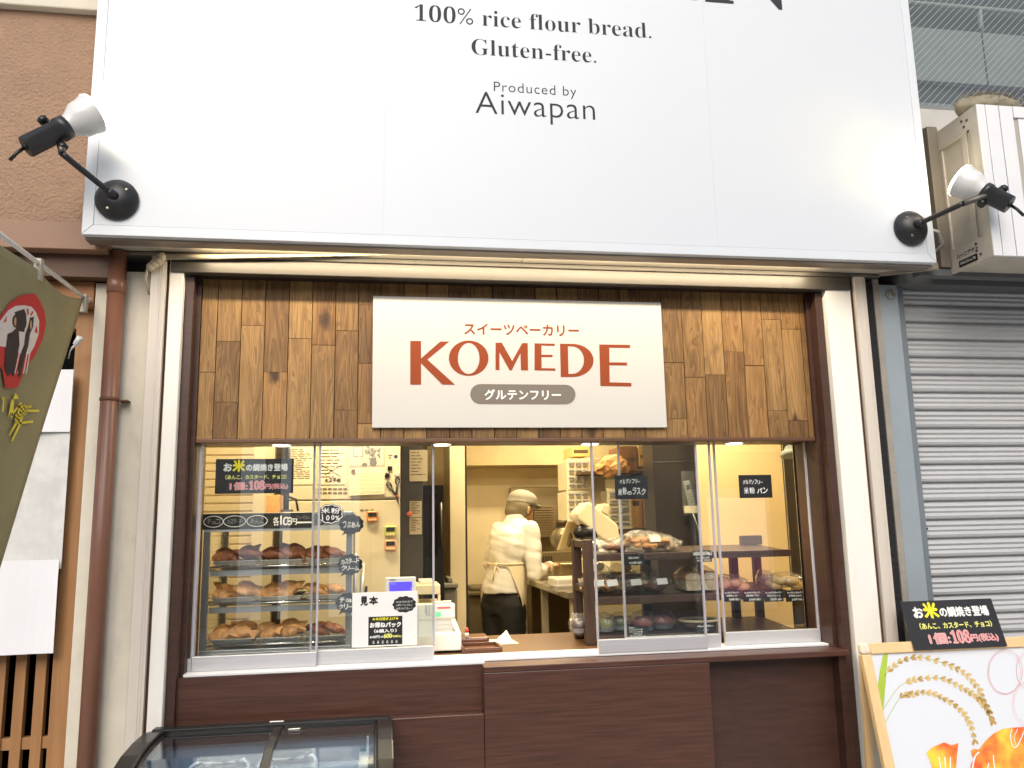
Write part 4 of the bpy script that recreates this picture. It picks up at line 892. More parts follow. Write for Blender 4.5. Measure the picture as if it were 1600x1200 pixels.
for si, z in enumerate(SH):
    for ti, x in enumerate((-.565, -.385, -.205)):
        y = .43; make_tray('shallow aluminium tray on the %s warmer shelf, %s of the three in its row' % (shelf_name[si], pos_name[ti]), x, y, z+.003)
        n = (4, 4, 3)[ti]
        for k in range(n):
            kind = 1 if (si == 0 or (si == 2 and ti == 2)) else 0
            src = (fishA, fishB)[kind]
            if used[kind]: o = src.copy(); COL.objects.link(o)
            else: o = src; used[kind] = True
            row = k // 2
            o.location = (x-.040+.078*(k % 2)+rg.uniform(-.012, .012), y-.060+.065*row+rg.uniform(-.01, .01), z+.028+.014*row+(.010 if k % 2 else 0)+(.004 if si == 0 else 0))
            o.rotation_euler = (rg.uniform(.45, .95)*(.5 if ti == 2 else 1), rg.uniform(-.45, .35), rg.uniform(-.5, .5)+(math.pi if rg.random() < .4 else 0))
            sc = rg.uniform(.66, .82); o.scale = (sc, sc, sc*rg.uniform(.95, 1.15))
            tag(o, '%s fish shaped pastry, %s laid on the %s tray of the %s warmer shelf' % (('golden', 'dark brown')[kind], ordn[k], pos_name[ti], shelf_name[si]), 'pastry', 'fish shaped pastries on the %s shelf' % shelf_name[si])
# brown paper bag at the warmer's left foot
# menu strip on the warmer
x0, x1, z0, z1 = rect(317, 802, 487, 826, .279)
ms_ = thing('menu_strip', 'long black menu strip with white ovals and handwriting along the warmer top', 'sign', ((x0+x1)/2, .279, z0))
mb = MB(); mb.box(x0, x1, .2775, .2805, z0, z1); build('strip', mb, card_black, ms_)
mb = MB(); Yt = .2768
for pxc, wd, tx in ((334, 27, 'チョコ'), (367, 31, 'カスタード'), (402, 29, 'あんこ')):
    q = at(pxc, 804.5, Yt); r_ = wd/2*.00272
    stroke(mb, [(r_*math.cos(t/28*6.283), .0215*math.sin(t/28*6.283)) for t in range(29)], .0026, Vector((q.x, Yt, (z0+z1)/2)))
    hand(mb, tx, Vector((q.x, Yt, (z0+z1)/2-.010)), r_*1.45, .019, 1, seed=pxc)
for pxc, tx, wd, hh, mi in ((432, '各', 10, .036, 0), (446, '108', 18, .034, 0), (459, '円', 10, .022, 0)):
    q = at(pxc, 804, Yt); hand(mb, tx, Vector((q.x, Yt, (z0+z1)/2-.018)), wd*.00272, hh, mi, seed=pxc, heavy=.0004)
q = at(473, 804, Yt); hand(mb, 'このくらい', Vector((q.x+.004, Yt, (z0+z1)/2+.004)), .062, .014, 1, seed=4)
mb.box(q.x-.022, q.x+.04, Yt-.0003, Yt, (z0+z1)/2-.012, (z0+z1)/2-.006); mb.bm.faces.ensure_lookup_table()
build('lettering', mb, [white_ink, mat('faint_chalk', (150, 150, 150), .6, var=0)], ms_)
# cloud shaped tags
def cloud_tag(label, pxc, pyc, rx, rz, lines, Y, border=False):
    q = at(pxc, pyc, Y); t = thing('cloud_tag', label, 'tag', q, 'cloud shaped flavour tags')
    pts = cloud(q.x, q.z, rx, rz); tail = [(q.x-rx*.55, q.z-rz*.72), (q.x-rx*.78, q.z-rz*1.12), (q.x-rx*.30, q.z-rz*.86)]
    mb = MB(); mb.prism([Vector((a, Y, b)) for a, b in pts], (0, .002, 0)); mb.prism([Vector((a, Y+.0004, b)) for a, b in tail], (0, .0012, 0)); build('card', mb, card_black, t)
    mb = MB()
    if border: stroke(mb, [(a-q.x, b-q.z) for a, b in cloud(q.x, q.z, rx*.92, rz*.9)+[cloud(q.x, q.z, rx*.92, rz*.9)[0]]], .0028, Vector((q.x, Y-.0005, q.z)))
    for k, ln in enumerate(lines):
        h = rz*(.62 if len(lines) == 1 else .5 if len(lines) == 2 else .3)
        hand(mb, ln, Vector((q.x, Y-.0006, q.z + (len(lines)/2-k-1)*h*1.3+h*.12)), rx*(1.45 if len(lines) < 3 else 1.3), h, 0, seed=pxc+k, heavy=.0005)
    build('lettering', mb, [white_ink], t)
cloud_tag('black cloud tag with white outline reading rice flour hundred percent on the pane', 516, 803, .052, .040, ['米粉', '100%'], .1485, True)
cloud_tag('black cloud tag of one bean paste word, beside the warmer top corner', 549, 819, .050, .040, ['つぶあん'], .262)
cloud_tag('black cloud tag of two chalk lines, hung beside the middle of the warmer', 547, 882, .050, .042, ['カスタード', 'クリーム'], .262)
cloud_tag('black cloud tag half hidden by the white sample card', 544, 942, .050, .040, ['チョコ', 'クリーム'], .262)
# white sample card on the pane
x0, x1, z0, z1 = rect(550, 925, 652, 1010, .146)
sc_ = thing('sample_card', 'large white card with brush heading and black offer panel on the left pane', 'sign', ((x0+x1)/2, .146, z0))
mb = MB(); mb.box(x0, x1, .1455, .1485, z0, z1); build('card', mb, paper, sc_, .001)
mb = MB(); w, h = x1-x0, z1-z0; P = lambda a, b, l=.0004: Vector((x0+w*a, .1455-l, z0+h*(1-b)))
write(mb, '見', P(.18, .235), width=w*.105, height=h*.16, mi=0, heavy=.0016); write(mb, '本', P(.325, .225), width=w*.13, height=h*.145, mi=0, heavy=.0017)
shape(mb, [cloud(*[(P(.80, .24).x), (P(.80, .24).z)], w*.185, h*.155)], Vector((0, .1455-.0004, 0)), mi=1)
for k, ln in enumerate(('おはぎは必ず', 'お早く(ついたに)', 'お召上り下さい!')): hand(mb, ln, P(.80, .21+k*.062, .001), w*.26, h*.035, 2, seed=k+90)
shape(mb, [[(P(.25, .45).x, P(.25, .45).z), (P(.25, .97).x, P(.25, .97).z), (P(.77, .97).x, P(.77, .97).z), (P(.77, .45).x, P(.77, .45).z)]], Vector((0, .1455-.0004, 0)), mi=1)
write(mb, '★本日焼き上げ★', P(.51, .52, .001), width=w*.40, height=h*.052, mi=3, heavy=.0004)
write(mb, 'お得ねパック', P(.51, .65, .001), width=w*.47, height=h*.092, mi=2, heavy=.0013)
write(mb, '（6個入り）', P(.51, .745, .001), width=w*.34, height=h*.062, mi=2, heavy=.0009)
write(mb, '648円→', P(.375, .845, .001), width=w*.20, height=h*.05, mi=2, heavy=.0005); write(mb, '600', P(.545, .845, .001), width=w*.12, height=h*.075, mi=4, heavy=.0009); write(mb, '円(税込)', P(.68, .845, .001), width=w*.15, height=h*.045, mi=4, heavy=.0004)
for k in range(6): write(mb, '⇩', P(.33+k*.07, .945, .001), width=w*.035, height=h*.05, mi=2, heavy=.0005)
build('lettering', mb, [dark_rub, card_black, white_ink, yellow_ink, pale_yellow_ink], sc_)
# small chalkboard cards on the right panes
def chalk_card(label, x0p, y0p, x1p, y1p, Y, lines, name='chalk_card', group=None, skew=0):
    x0, x1, z0, z1 = rect(x0p, y0p, x1p, y1p, Y); t = thing(name, label, 'card', ((x0+x1)/2, Y, z0), group)
    mb = MB(); mb.box(x0, x1, Y, Y+.002, z0, z1); build('card', mb, card_black, t)
    mb = MB(); w, h = x1-x0, z1-z0
    for tx, a, b, ww, hh, hv in lines: hand(mb, tx, Vector((x0+w*a, Y-.0005, z0+h*b)), w*ww, h*hh, 0, seed=int(x0p+b*100), heavy=hv)
    build('lettering', mb, [white_ink], t); return t
chalk_card('black card with white brush writing for rusks on the pane nearest the opening', 961, 743, 1012, 780, .149, [('グルテンフリー', .46, .66, .64, .18, .0004), ('米粉のラスク', .5, .18, .86, .30, .0005)])
chalk_card('black card with white brush writing for bread on the far right pane', 1155, 742, 1206, 778, .181, [('グルテンフリー', .42, .60, .62, .18, .0004), ('米粉', .30, .18, .36, .30, .0005), ('パン', .70, .20, .34, .24, .0008)])
# ------------------------------------------------------------------ inside: serving counter and till
walnut = mat('walnut_counter', (96, 68, 44), .4, var=.25, scale=1, stretch=(3, 50, 50))
mb = MB(); mb.box(.215, .985, .262, .80, .885, .917); mb.box(.20, .98, .30, .78, .18, .884); one('serving_counter', mb, walnut, 'brown wooden serving counter in the open gap between the sliding panes', 'counter', (.6, .5, .18), bevel=.004)
mb = MB(); mb.box(wx0-.01, .2149, .262, .80, .18, .9163); one('warmer_table', mb, mat('table_dark', (58, 50, 44), .5), 'dark table carrying the pastry warmer and the white till', 'table', (-.25, .5, .18), bevel=.003)
till = thing('cash_till', 'white cash till with drawer, raised paper slots and angled blue customer screen', 'till', (.24, .38, .917))
wpl = mat('till_white', (216, 214, 208), .35, var=.02); wpl2 = mat('till_cream', (216, 208, 190), .4, var=.03)
x0, x1, z0, z1 = rect(672, 989, 721, 1019, .30)
mb = MB(); mb.box(.02, x1, .30, .62, .926, z1); build('drawer', mb, wpl, till, .004)
mb = MB()
for x in (x0+.02, x1-.03): mb.lathe((x, .34, .917), (0, 0, 1), ((0, .011), (.009, .011)), 10)
build('foot', mb, mat('foot_grey', (160, 160, 158), .4), till)
a0, a1, b0, b1 = rect(682, 964, 710, 989, .33)
mb = MB(); mb.box(a0-.05, a1, .36, .60, b0, b1)
for k in range(3): mb.box(a0-.045, a1-.003, .357, .3599, b0+.012+k*.018, b0+.024+k*.018)
build('paper_slots', mb, wpl, till, .002)
mb = MB(); mb.prism([(x1-.002, .32, z1), (x1-.002, .60, z1), (a1+.002, .60, b1), (a1+.002, .36, b1)], (-.02, 0, 0)); build('side_wedge', mb, wpl2, till)
# customer screen
x0, x1, z0, z1 = rect(602, 902, 650, 926, .30)
mb = MB(); mb.box(x0, x1, .30, .325, z0-.02, z1); mb.box((x0+x1)/2-.02, (x0+x1)/2+.02, .326, .345, .917, z1-.03); sc2 = build('screen_case', mb, wpl, till, .004)
mb = MB(); w, h = x1-x0, z1-z0; mb.box(x0+w*.13, x1-w*.13, .2985, .2999, z0+h*.10, z0+h*.70); build('screen', mb, mat('lcd_blue', (78, 64, 236), .3, var=.10, scale=14, emit=.75), sc2)
mb = MB(); write(mb, 'CASIO', Vector((x0+w*.23, .2994, z0+h*.80)), width=w*.19, mi=0, heavy=.0003); write(mb, '円', Vector((x0+w*.21, .298, z0+h*.52)), width=w*.06, mi=1); write(mb, '計', Vector((x0+w*.31, .298, z0+h*.52)), width=w*.06, mi=1); write(mb, '0', Vector((x1-w*.16, .298, z0+h*.16)), width=w*.03, height=h*.2, mi=1)
build('lettering', mb, [ink, mat('lcd_pale', (200, 205, 255), .3, var=0)], sc2)
# card reader / price box behind
x0, x1, z0, z1 = rect(674, 944, 711, 966, .345)
pb = thing('card_reader', 'white card reader with red stripe and green mark on top of the till', 'card reader', ((x0+x1)/2, .345, z0))
mb = MB(); mb.box(x0-.06, x1, .345, .40, z0, z1); build('body', mb, wpl, pb, .004)
mb = MB(); w, h = x1-x0, z1-z0; mb.box(x0+w*.25, x1-w*.20, .3438, .3449, z0+h*.68, z0+h*.80); build('red_stripe', mb, mat('stripe_red', (206, 80, 90), .5), pb)
mb = MB(); mb.box(x0+w*.1, x0+w*.40, .3438, .3449, z0+h*.12, z0+h*.46); build('green_mark', mb, mat('mark_green', (96, 200, 150), .5), pb)
mb = MB(); mb.tube([(x0+w*.1, .36, z1+.006), (x1-w*.15, .36, z1+.008)], .005, 8); build('pen_rest', mb, wpl2, pb)
x0, x1, z0, z1 = rect(648, 945, 681, 995, .164)
mb = MB(); mb.box(x0, x1, .1640, .1655, z0, z1); pp = thing('clipped_note', 'white note with a paper clip taped inside the pane beside the sample card', 'note', ((x0+x1)/2, .164, z0)); build('sheet', mb, mat('note_paper', (226, 222, 206), .6, var=.02), pp)
mb = MB(); xc = (x0+x1)/2+.005; stroke(mb, [(0, .012), (0, -.028), (.010, -.030), (.010, .016), (.003, .020), (-.004, .014), (-.004, -.022)], .0016, Vector((xc, .1632, z1-.012))); build('paper_clip', mb, mat('clip_wire', (150, 150, 150), .3, metal=.8), pp)
mb = MB(); write(mb, 'ポイントカード', Vector((xc, .1633, z0+.075)), width=.06); write(mb, '使えません。', Vector((xc, .1633, z0+.058)), width=.055); build('lettering', mb, mat('faint_ink', (190, 186, 172), .6, var=0), pp)
mb = MB(); x0, x1, z0, z1 = rect(556, 1010, 590, 1020, .30)
mb.box(x0, x1+.08, .30, .42, .917, .972)
for k in range(10):
    for j in range(3): mb.box(x0+.008+k*.011, x0+.014+k*.011, .2985, .2999, .924+j*.015, .932+j*.015)
one('card_terminal', mb, mat('terminal_grey', (196, 196, 190), .4, var=.1), 'low grey slotted box on the table beneath the white sample card', 'box', (-.05, .35, .917), bevel=.002)
# coin tray, stamp, note pad
tr = thing('coin_tray', 'brown moulded coin tray lying on the serving counter beside the white till', 'tray', (.40, .36, .9175)); tm = mat('tray_brown', (92, 56, 38), .35, var=.12)
mb = MB(); X0, X1, Y0, Y1 = .335, .50, .275, .45
for (a0, a1, b0, b1, c0, c1) in ((X0, X1, Y0, Y1, .9175, .922), (X0, X0+.010, Y0, Y1, .9221, .942), (X1-.010, X1, Y0, Y1, .9221, .936), (X0+.0101, X1-.0101, Y0, Y0+.010, .9221, .936), (X0+.0101, X1-.0101, Y1-.010, Y1, .9221, .936)): mb.box(a0, a1, b0, b1, c0, c1)
build('rim', mb, tm, tr, .003)
mb = MB(); mb.box(X0, X1-.03, Y1+.001, Y1+.14, .9175, .955); build('raised_back', mb, tm, tr, .01)
q = Vector((.374, .46, .9555)); sb = thing('stamp_bottle', 'small bottle with red cap standing on the coin tray', 'bottle', q)
mb = MB(); mb.lathe(q, (0, 0, 1), ((0, .009), (.018, .009), (.020, .007)), 14); build('bottle', mb, paper, sb); mb = MB(); mb.lathe(q+Vector((0, 0, .0205)), (0, 0, 1), ((0, .008), (.012, .0085), (.020, .004)), 14); build('cap', mb, mat('cap_red', (196, 70, 60), .4), sb)
npd = thing('note_pad', 'open white note pad with a dark pen on the serving counter', 'note pad', (.54, .55, .9175))
mb = MB(); mb.prism([(.475, .47, .921), (.60, .48, .921), (.585, .64, .921), (.46, .62, .921)], (0, 0, -.0035)); mb.prism([(.53, .64, .9215), (.59, .62, .9215), (.575, .66, .955)], (0, .001, 0)); build('sheet', mb, mat('pad_paper', (232, 222, 190), .6), npd)
mb = MB(); mb.tube([(.462, .50, .926), (.51, .445, .924)], .005, 8); build('pen', mb, dark_rub, npd)
# ------------------------------------------------------------------ fridge wall with notices
FY = 1.1
fr = thing('kitchen_fridge', 'tall cream fridge covered with notices and timers behind the till', 'fridge', (-.2, 1.4, .18))
crm = mat('fridge_cream', (222, 208, 176), .38, var=.03)
xs0, xs1 = at(442, 780, FY).x, at(626, 780, FY).x; zsm = at(560, 781, FY).z
mb = MB(); mb.box(xs0, xs1-.002, FY+.02, 1.75, .18, 2.02); build('body', mb, crm, fr, .004)
mb = MB(); mb.box(xs0+.002, xs1-.002, FY, FY+.0195, zsm+.003, 2.02); build('upper_door', mb, crm, fr, .004)
mb = MB(); mb.box(xs0+.002, xs1-.002, FY, FY+.0195, .25, zsm-.003); build('lower_door', mb, crm, fr, .004)
def flat(name, px0, py0, px1, py1, m, label, cat, Y=FY-.003, th=.0025, loc=None, group=None):
    x0, x1, z0, z1 = rect(px0, py0, px1, py1, Y); mb = MB(); mb.box(x0, x1, Y, Y+th, z0, z1)
    t = thing(name, label, cat, ((x0+x1)/2, Y, z0), group); build('sheet', mb, m, t); return t, x0, x1, z0, z1
npap = mat('notice_paper', (226, 214, 184), .6, var=.03); fink = mat('print_ink', (112, 98, 78), .6, var=0)
def lines(t, x0, x1, z0, z1, n, Y=FY-.0036, seed=1, title=None):
    rg = random.Random(seed); mb = MB(); w, h = x1-x0, z1-z0
    for k in range(n):
        z = z1-h*(.1+.8*k/n); a = x0+w*.08; b = x0+w*rg.uniform(.5, .93)
        while a < b:
            l_ = rg.uniform(.02, .05); mb.box(a, min(a+l_, b), Y, Y+.0004, z, z+min(.0045, h/n*.35)); a += l_+.006
    return mb
t, x0, x1, z0, z1 = flat('paper_notice', 447, 697, 493, 757, npap, 'wide printed notice with many short lines, left of the crossed out sheet', 'notice'); build('printed_lines', lines(t, x0, x1, z0, z1, 17), fink, t)
t, x0, x1, z0, z1 = flat('paper_notice', 497, 698, 539, 757, npap, 'printed sheet crossed out by hand, left of the calendar', 'notice'); mb = lines(t, x0, x1, z0, z1, 9, seed=5)
w, h = x1-x0, z1-z0; O_ = Vector((x0, FY-.0042, z0)); stroke(mb, [(w*.05, h*.55), (w*.85, h*.2)], .0025, O_); stroke(mb, [(w*.25, h*.25), (w*.9, h*.52)], .0025, O_); hand(mb, '大正手帳', Vector((x0+w*.55, FY-.0042, z0+h*.06)), w*.6, h*.12, 0, seed=8, heavy=.0008)
build('printed_lines', mb, mat('print_ink_dark', (70, 58, 44), .6, var=0), t)
cal = thing('wall_calendar', 'calendar with grey flower picture above a blank month page', 'calendar', (at(572, 775, FY).x, FY, at(572, 775, FY).z))
x0, x1, z0, z1 = rect(546, 694, 600, 731, FY-.004); mb = MB(); mb.box(x0, x1, FY-.004, FY-.002, z0, z1); pic = build('picture', mb, mat('picture_grey', (206, 200, 186), .5, var=.05), cal)
mb = MB(); w, h = x1-x0, z1-z0; Y_ = FY-.0046; P = lambda a, b: (x0+w*a, z0+h*b); rg = random.Random(2)
shape(mb, [[P(.0, 0), P(1, 0), P(1, .12), P(0, .10)]], Vector((0, Y_+.0003, 0)), mi=2)
shape(mb, [[P(.62, .06), P(.75, .06), P(.80, .2), P(.77, .34), P(.73, .42), P(.63, .42), P(.60, .32), P(.58, .2)]], Vector((0, Y_, 0)), mi=0)
shape(mb, [ellipse(*P(.44, .13), w*.08, h*.08, 20)], Vector((0, Y_, 0)), mi=0)
for k in range(60):
    a, b = rg.gauss(.68, .11), rg.gauss(.66, .13); q = P(a, b); shape(mb, [ellipse(q[0], q[1], w*rg.uniform(.015, .04), h*rg.uniform(.02, .045), 8)], Vector((0, Y_-.0001*k/10, 0)), mi=rg.choice((0, 1, 1, 3)))
shape(mb, [[P(.1, .45), P(.4, .45), P(.4, .95), P(.1, .95)], [P(.13, .5), P(.37, .5), P(.37, .9), P(.13, .9)]], Vector((0, Y_, 0)), mi=1)
build('print', mb, [mat('vase_grey', (126, 122, 124), .5), mat('bloom_grey', (160, 156, 156), .5), mat('table_grey', (178, 170, 154), .5), mat('leaf_grey', (112, 110, 108), .5)], pic)
x0, x1, z0, z1 = rect(546, 730, 601, 774, FY-.010); mb = MB(); mb.prism([(x0, FY-.010, z0), (x1, FY-.012, z0+.006), (x1, FY-.005, z1), (x0, FY-.005, z1-.004)], (0, .001, 0)); pg_ = build('page', mb, mat('page_cream', (236, 224, 188), .6, var=.02), cal)
mb = MB(); w, h = x1-x0, z1-z0
for k in range(6): mb.box(x0+w*.05, x1-w*.05, FY-.0135, FY-.0131, z0+h*(.12+k*.13), z0+h*(.126+k*.13))
mb.box(x0+w*.05, x0+w*.16, FY-.0125, FY-.0121, z1-h*.2, z1-h*.07); build('print', mb, fink, pg_)
mb = MB()
for j in range(2):
    for k in range(6):
        q = at(500+k*8, 764+j*6.2, FY); mb.box(q.x-.011, q.x+.008, FY-.0022, FY-.0005, q.z-.004, q.z+.004)
for k in range(3):
    q = at(566+k*8, 797, FY); mb.box(q.x-.010, q.x+.008, FY-.0022, FY-.0005, q.z-.003, q.z+.003)
build('button_labels', mb, fink, fr)
t, x0, x1, z0, z1 = flat('hook_panel', 601, 700, 625, 776, mat('panel_cream', (230, 216, 180), .4), 'narrow cream panel with magnets and hanging scissors right of the calendar', 'panel', Y=FY-.006, th=.005)
mb = MB(); w, h = x1-x0, z1-z0
mb.box(x0+w*.22, x0+w*.5, FY-.0075, FY-.0061, z0+h*.84, z0+h*.86); shape(mb, [ellipse(x0+w*.72, z0+h*.82, w*.13, w*.13, 20)], Vector((0, FY-.0066, 0)), mi=1); shape(mb, [[(x0+w*.25, z0+h*.78), (x0+w*.42, z0+h*.78), (x0+w*.335, z0+h*.83)]], Vector((0, FY-.0066, 0)), mi=0)
build('safety_marks', mb, [fink, mat('mark_blue', (60, 66, 110), .5)], t)
for nm, px, py, m, rr_, lab in (('magnet', 609, 732, dark_rub, .011, 'black square magnet on the cream panel, under the safety marks'), ('magnet', 605, 743, dark_rub, .011, 'tilted black magnet at the edge of the calendar page'), ('magnet', 620, 741, wpl2, .013, 'round white magnet above the scissors')):
    q = at(px, py, FY-.006); mb = MB()
    if rr_ > .012: mb.lathe(q, (0, -1, 0), ((0, rr_), (.006, rr_), (.008, rr_*.8)), 18)
    else: mb.box(-rr_, rr_, -.008, 0, -rr_, rr_, Matrix.Rotation(.3 if px == 605 else 0, 3, 'Y')).xform(Matrix.Translation(q))
    one(nm, mb, m, lab, 'magnet', q, bevel=.001)
q = at(619, 775, FY-.01); sz = thing('scissors', 'black handled scissors hanging on the cream panel', 'scissors', q)
for (hx, hy) in ((608, 758), (621, 751)):
    e = at(hx, hy, FY-.012); d = (e-q).normalized(); n_ = d.cross(Vector((0, 1, 0))); mb = MB()
    mb.tube([e+d*.018*math.cos(t/14*6.283)+n_*.010*math.sin(t/14*6.283) for t in range(15)], .0035, 6); mb.tube([e-d*.018, q], .006, 6); build('handle', mb, dark_rub, sz)
mb = MB(); e = at(625, 793, FY-.012); d = (e-q).normalized(); n_ = d.cross(Vector((0, 1, 0))); mb.prism([q+n_*.007, q-n_*.007, e], (0, .003, 0)); build('blade', mb, mat('blade_steel', (120, 116, 108), .3, metal=.8), sz)
mb = MB(); mb.lathe(q+Vector((0, -.004, 0)), (0, -1, 0), ((0, .006), (.004, .006)), 10); build('rivet', mb, mat('rivet_red', (190, 80, 50), .4), sz)
for px, py, colr, nm, lab in ((582, 807, (222, 140, 62), 'o', 'orange kitchen timer on the fridge, left of the green timer'), (610, 830, (190, 196, 84), 'g', 'lime green kitchen timer on the fridge'), (610, 852, (226, 160, 110), 'p', 'peach kitchen timer on the fridge, directly below the green one')):
    q = at(px, py, FY-.012); t = thing('kitchen_timer', lab, 'timer', q, 'kitchen timers on the fridge'); w = .030
    mb = MB(); mb.box(q.x-w, q.x+w, FY-.022, FY-.001, q.z-w*.95, q.z+w*.95); build('case', mb, mat('timer_'+nm, colr, .35, var=.03), t, .010, seg=4)
    mb = MB(); mb.box(q.x-w*.72, q.x+w*.72, FY-.0235, FY-.0221, q.z-.002, q.z+w*.65); sc3 = build('screen', mb, mat('timer_lcd', (70, 72, 62), .25), t)
    mb = MB(); write(mb, '0500', Vector((q.x, FY-.0240, q.z+.003)), width=w*1.1, height=w*.45, heavy=.0005); build('digits', mb, dark_rub, sc3)
    mb = MB()
    for k in (-1, 0, 1): mb.lathe((q.x+k*w*.5, FY-.022, q.z-w*.52), (0, -1, 0), ((0, w*.19), (.003, w*.19)), 12)
    build('buttons', mb, mat('timer_button', (236, 214, 176), .4), t)
# cream cupboard left of the fridge, and things in front of it
cup_ = thing('cream_cupboard', 'cream cupboard with slats copying mirrored shutters behind the pastry warmer, left of the fridge', 'cupboard', (-.7, 1.2, .18))
mb = MB(); mb.box(-.99, xs0-.05, 1.15, 1.6, .18, 2.1); build('body', mb, crm, cup_, .003)
mb = MB()
for k in range(34): mb.box(-.99, -.62, 1.142, 1.1499, .60+k*.04, .632+k*.04)  # slats modelled on the cupboard for shutters reflected in the pane
build('shutter_reflection', mb, mat('reflection_cream', (206, 190, 156), .5, var=.05), cup_, .002)
mb = MB(); mb.box(xs0-.049, xs0-.006, 1.2, 1.6, .18, 2.1); one('gap_board', mb, mat('gap_grey', (84, 74, 58), .6), 'narrow dark board in the gap between fridge and cream cupboard', 'board', (xs0-.03, 1.3, .18))
x0, x1, z0, z1 = rect(418, 774, 440, 794, .50); mb = MB(); mb.box(x0, x1, .44, .56, 1.4905, z1); one('cardboard_carton', mb, mat('carton_brown', (186, 138, 84), .6, var=.1), 'small brown carton standing on the pastry warmer', 'box', ((x0+x1)/2, .5, 1.4905), bevel=.002)
mb = MB(); a = at(447, 795, .5); mb.tube([a+Vector((0, 0, -.01)), a+Vector((0, 0, .30))], .012, 12); mb.tube([a+Vector((.01, 0, .05)), a+Vector((.04, 0, .04)), a+Vector((.05, 0, -.01))], .005, 8); mb.lathe(a+Vector((0, 0, -.012)), (0, 0, 1), ((0, .03), (.008, .03)), 16); one('lamp_post', mb, black_metal, 'black upright rod with a short cable on top of the warmer', 'rod', a)
mb = MB(); mb.box(wx0+.0, wx0+.14, .66, .80, .917, 1.05); mb.bm.free()
# utensil holder
uh = thing('utensil_holder', 'steel utensil holder with spatula handles between warmer and till', 'utensils', (at(561, 915, .5).x, .5, .917)); ux = at(561, 915, .5).x
mb = MB(); mb.lathe((ux, .5, .917), (0, 0, 1), ((0, .038), (.14, .042), (.14, .039), (.01, .036)), 24, cap=False); build('cup', mb, mat('holder_steel', (120, 116, 110), .3, metal=.7), uh)
for k, (dx, dz, r_, m) in enumerate(((-.014, .40, .008, 'handle_steel'), (.010, .36, .009, 'handle_steel'), (.022, .26, .007, 'handle_black'))):
    mb = MB(); mb.tube([(ux+dx*.4, .5, .95), (ux+dx*1.4, .51, .917+dz)], r_, 10); build('spatula', mb, mat(m, (190, 188, 184) if 'steel' in m else (30, 30, 30), .3, metal=.6 if 'steel' in m else 0), uh)
# dark equipment between fridge and back door
rk = thing('dark_rack', 'dark grey equipment rack with clipped recipes, right of the fridge', 'rack', (.18, 1.5, .18))
xa, xb = xs1+.004, at(661, 800, 1.3).x
mb = MB(); mb.box(xa, xb, 1.3, 1.9, .18, 1.95); build('body', mb, mat('rack_dark', (66, 60, 52), .45, var=.12), rk, .004)
mb = MB(); mb.box(xa+.01, xb+.04, 1.295, 1.2999, 1.86, 1.95); build('top_box', mb, mat('rack_blue_grey', (104, 110, 112), .45), rk, .003)
for px0, py0, px1, py1, lab in ((640, 703, 668, 752, 'long recipe sheet clipped high on the dark rack'), (640, 783, 659, 808, 'short handwritten recipe on the dark rack, below the long sheet'), (640, 809, 659, 835, 'lowest handwritten recipe on the dark rack')):
    t, x0, x1, z0, z1 = flat('recipe_sheet', px0, py0, px1, py1, mat('recipe_paper', (190, 176, 146), .6, var=.05), lab, 'paper', Y=1.292, th=.002); build('printed_lines', lines(t, x0, x1, z0, z1, 8, Y=1.2914, seed=int(py0)), mat('print_ink_dark', (70, 58, 44), .6), t)
mb = MB(); q = at(640, 803, 1.285); mb.ball(q, .016, .012, .014, 12); one('orange_clip', mb, mat('clip_orange', (214, 112, 54), .4), 'small orange clip holding the lower recipe on the dark rack', 'clip', q)
ov = thing('black_oven', 'tall black glass oven door standing beyond the dark rack', 'oven', (.3, 1.7, .18)); x0, x1, z0, z1 = rect(661, 758, 694, 884, 1.6)
mb = MB(); mb.box(x0, x1, 1.6, 2.0, .18, z1); build('body', mb, mat('oven_black', (24, 22, 20), .3, var=.1), ov, .004)
mb = MB(); mb.box(x0+.01, x1-.035, 1.594, 1.5999, z0+.05, z1-.05); build('door', mb, mat('oven_glass', (46, 38, 28), .12), ov); mb = MB(); mb.tube([(x1-.02, 1.575, z0+.1), (x1-.02, 1.575, z1-.1)], .008, 8); build('handle', mb, mat('oven_handle', (90, 80, 62), .3, metal=.6), ov)
dw = thing('back_door', 'cream panelled back door and frame left of the plaster pillar', 'door', (.44, 2.45, .18)); xa, xb = at(668, 760, 2.4).x, at(711, 760, 2.4).x
mb = MB(); mb.box(xa, xb, 2.4, 2.44, .18, 2.1); build('leaf', mb, mat('door_cream', (208, 188, 138), .5, var=.04), dw, .003)
mb = MB()
for a, b in ((xb-.075, xb-.055), (xb-.03, xb-.005)): mb.box(a, b, 2.385, 2.3999, .18, 2.1)
mb.box(xa, xb-.076, 2.388, 2.3999, 1.60, 1.62); build('frame', mb, mat('door_frame_cream', (188, 166, 116), .5), dw, .003)
xa, xb = at(703, 800, 1.95).x, at(727, 800, 1.95).x; mb = MB(); mb.box(xa, xb, 1.95, 3.1, .18, 2.2); one('plaster_pillar', mb, wall_m, 'pale plaster pillar at the left end of the kitchen back wall', 'pillar', ((xa+xb)/2, 2.3, .18), bevel=.004)
mb = MB(); mb.box(xb+.002, xb+.012, 1.955, 2.0, .18, 2.2); one('pillar_strip', mb, dark_gap, 'thin black strip along the edge of the plaster pillar', 'strip', (xb, 1.96, .18))
